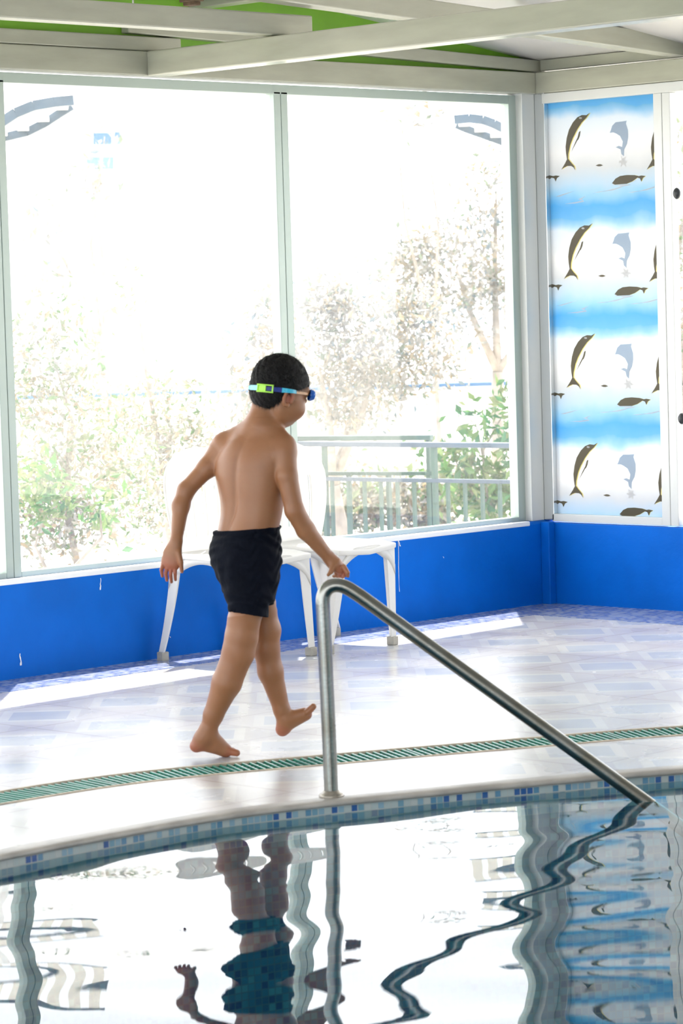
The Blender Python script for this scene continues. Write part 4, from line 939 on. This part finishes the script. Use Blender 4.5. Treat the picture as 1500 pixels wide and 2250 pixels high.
# short strand blades over the cap
nrm = np.zeros_like(Ph); fn_ = np.cross(Ph[Fh_[:, 1]]-Ph[Fh_[:, 0]], Ph[Fh_[:, 2]]-Ph[Fh_[:, 0]])
for k in range(4): np.add.at(nrm, Fh_[:, k], fn_)
nrm /= np.linalg.norm(nrm, axis=1)[:, None]+1e-9
outw = (Ph-HC); outw /= np.linalg.norm(outw, axis=1)[:, None]
ok = np.nonzero((nrm*outw).sum(1) > .3)[0]; pick = rng.choice(ok, 9000); Nn = outw[pick]
crown = HU-HF*.35; tang = -(crown[None]-Nn*(Nn@crown)[:, None]); tang /= np.linalg.norm(tang, axis=1)[:, None]+1e-6; tang += rng.normal(size=tang.shape)*.35
Lh = rng.uniform(.008, .015, len(pick))[:, None]; sd_ = np.cross(Nn, tang); sd_ /= np.linalg.norm(sd_, axis=1)[:, None]
B0 = Ph[pick]-Nn*.001; Bl = np.stack([B0-sd_*.0006, B0+sd_*.0006, B0+tang*Lh+Nn*.0028], 1).reshape(-1, 3)
Fall = [tuple(f_) for f_ in Fh_.tolist()]+[(len(Ph)+3*i, len(Ph)+3*i+1, len(Ph)+3*i+2) for i in range(len(pick))]
o = mesh_obj('hair', to_w(np.concatenate([Ph, Bl])).tolist(), Fall, M['hair'], boy, True); o['label'] = 'short dark hair'

# swim goggles pushed up on the forehead
tilt = math.radians(9); GN = _n(upv+af*math.tan(tilt)); GC = L3(615, 860, .01)
def surf_r(dv, c):                                            # distance from c to outside of hair and head along dv
    t = .15
    def val(S_, p):
        i = np.round((p-S_.lo)/S_.h).astype(int)
        return S_.v[tuple(i)] if ((i >= 0) & (i < S_.n)).all() else .1
    while t > .03:
        p = c+dv*t
        if min(val(hair, p), val(body, p)) < 0: return t
        t -= .001
    return t
gf = af-GN*af.dot(GN); gf /= np.linalg.norm(gf); gs_ = np.cross(gf, GN); gs_ *= np.sign(gs_.dot(ah))
NA = 96; rad_ = np.array([surf_r(gf*math.cos(a)+gs_*math.sin(a), GC) for a in np.linspace(0, 2*math.pi, NA, endpoint=False)])
for _ in range(6): rad_ = np.maximum(rad_, (np.roll(rad_, 1)+np.roll(rad_, -1))/2)
rad_ += .0015
GB = MB(); gmats = [M['gog_cyan'], M['gog_navy'], M['gog_pale']]
def wpt(p): return RH*p[0]+FH*p[1]+np.array([0, 0, 1.0])*p[2]
def ring_pt(deg, dr, du):
    a = math.radians(deg) % (2*math.pi); i = a/(2*math.pi)*NA; r_ = rad_[int(i) % NA]*(1-(i % 1))+rad_[(int(i)+1) % NA]*(i % 1)
    return GC+(gf*math.cos(a)+gs_*math.sin(a))*(r_+dr)+GN*du
def band(d0, d1, h0, h1, mi=0, du=0, th=.002, b=None):
    n_ = max(4, int(abs(d1-d0)/4)); V = []; b = b or GB
    for i in range(n_+1):
        t = i/n_; d_ = d0+(d1-d0)*t; h_ = (h0+(h1-h0)*t)/2
        for dr, u_ in ((0, -h_), (th, -h_), (th, h_), (0, h_)): V.append(wpt(ring_pt(d_, dr, u_+du)))
    return b.add(V, [(i*4+k, i*4+(k+1) % 4, (i+1)*4+(k+1) % 4, (i+1)*4+k) for i in range(n_) for k in range(4)]+[(0, 1, 2, 3), tuple(n_*4+k for k in (3, 2, 1, 0))], mi)
# angles: 0 = forehead, 90 = own right side (towards the camera side), 180 = back of the head
band(78, 120, .010, .015, 0); band(118, 138, .0145, .0145, 1, th=.0026); band(137, 163, .013, .013, 1); band(160, 184, .0165, .015, 2, th=.0028); band(182, 282, .012, .010, 0)
gog = GB.build('swim_goggles', gmats, boy, bevel=.0006); gog['label'] = 'blue swim goggles pushed up on the forehead'
for a, c in ((40, 79), (281, 320)):
    o = band(a, c, .007, .009, 0, th=.0025, b=MB()).build('strap_end', M['gog_clear'], gog); o['label'] = 'peach rubber strap end'
# buckle: rounded rectangular frame with a centre bar, lying on the strap
b = MB()
def bz(d_, u_): return wpt(ring_pt(d_, .0045, u_))
for pts in ([(136, -.0115), (136, .0115)], [(149, -.0115), (149, .0115)], [(163, -.0115), (163, .0115)]): b.tube([bz(pts[0][0], u_) for u_ in np.linspace(pts[0][1], pts[1][1], 5)], .0024, 8)
for u_ in (-.0105, .0105): b.tube([bz(d_, u_) for d_ in np.linspace(134.5, 164.5, 8)], .0024, 8)
o = b.build('buckle', M['gog_green'], gog, smooth=True); o['label'] = 'lime green buckle'
band(150, 163, .019, .019, 0, th=.0035, b=MB()).build('buckle_plate', M['gog_green'], gog)
# two lens cups and the nose bridge
for sg in (1, -1):
    cen = ring_pt(sg*24, .004, -.001); out_ = _n(ring_pt(sg*20, .02, 0)-ring_pt(sg*20, 0, 0)); side = _n(np.cross(GN, out_)); V = []; prof = [(1.0, -.005), (1.08, 0), (1.0, .006), (.86, .011), (.8, .012), (0.001, .0125)]
    n_ = 24
    for sc_, h_ in prof:
        for k in range(n_):
            a = 2*math.pi*k/n_; V.append(wpt(cen+side*(.0255*sc_*math.cos(a))+GN*(.0175*sc_*math.sin(a))+out_*h_))
    b = MB(); b.add(V, [(j*n_+k, j*n_+(k+1) % n_, (j+1)*n_+(k+1) % n_, (j+1)*n_+k) for j in range(len(prof)-1) for k in range(n_)]); o = b.build('lens_cup', M['gog_lens'], gog, smooth=True)
b = MB(); b.tube([wpt(ring_pt(d_, .006, -.002)) for d_ in np.linspace(-10, 10, 6)], .0025, 8); b.build('nose_bridge', M['gog_navy'], gog, smooth=True)

# swim shorts
slo = L3(445, 1375, 0); shi = L3(640, 1135, 0)
sh = SDF((slo[0], -.16, slo[2]), (shi[0], .18, shi[2]), .0024)
rows = SROWS
slices(sh, rows, .003, extra=.002, spine=False, wrinkle=.012)
pa, pb, pc = L3(503, 1345, -.05), L3(589, 1357, -.05), L3(546, 1351, .03)
nA = np.cross(pb-pa, pc-pa); nA /= np.linalg.norm(nA); nA *= -np.sign(nA[2])
cutA = lambda X, Y, Z: (X-pa[0])*nA[0]+(Y-pa[1])*nA[1]+(Z-pa[2])*nA[2]
pl_ = L3(590, 1328, .06); cutB = lambda X, Y, Z: pl_[2]-Z+(X-pl_[0])*.1
sh.cone(L3(537, 1250, -.035), L3(547, 1353, -.05), 50*SC, 43.5*SC, .03, cut=cutA)
sh.cone(L3(562, 1250, .035), L3(572, 1345, .055), 45*SC, 33.5*SC, .02, cut=cutB)
sl_, X, Y, Z = sh.region(sh.lo, sh.lo+sh.h*(sh.n-1))
fade = np.clip((Z-pa[2])/.03, .2, 1)
w_ = .0016*np.sin(60*X+85*Z+4*np.sin(30*Z+25*Y))+.0010*np.sin(150*Z-70*X+3*np.sin(60*X+40*Y))
sh.v += (w_*fade).astype(np.float32)
zt_ = L3(540, 1160)[2]; yy = L3(540, 1172)[2]
sh.v += (.0016*np.exp(-((Z-yy+.0-.06*(X-.05))/.0022)**2)-.0012*np.exp(-((Z-yy-.009-.06*(X-.05))/.004)**2)).astype(np.float32)*np.ones_like(sh.v)
# waist opening follows the band: lower at the back left
pw = L3(472, 1167, 0); pw2 = L3(611, 1151, 0); slp = (pw2[2]-pw[2])/(pw2[0]-pw[0]); cutW = (Z-(pw[2]+(X-pw[0])*slp)); sh.v[:] = np.maximum(sh.v, cutW.astype(np.float32)*np.ones_like(sh.v))
sh.cone(L3(543, 1335, -.05), L3(546, 1375, -.05), 39.5*SC, 40.5*SC, .002, op='sub'); sh.cone(L3(571, 1312, .055), L3(573, 1350, .055), 31.5*SC, 32*SC, .002, op='sub')
Ps, Fs_ = sh.mesh(); Ps = relax(Ps, Fs_, 2)
o = mesh_obj('swim_shorts', to_w(Ps).tolist(), Fs_.tolist(), M['shorts'], boy, True); o['label'] = 'plain navy swim shorts'
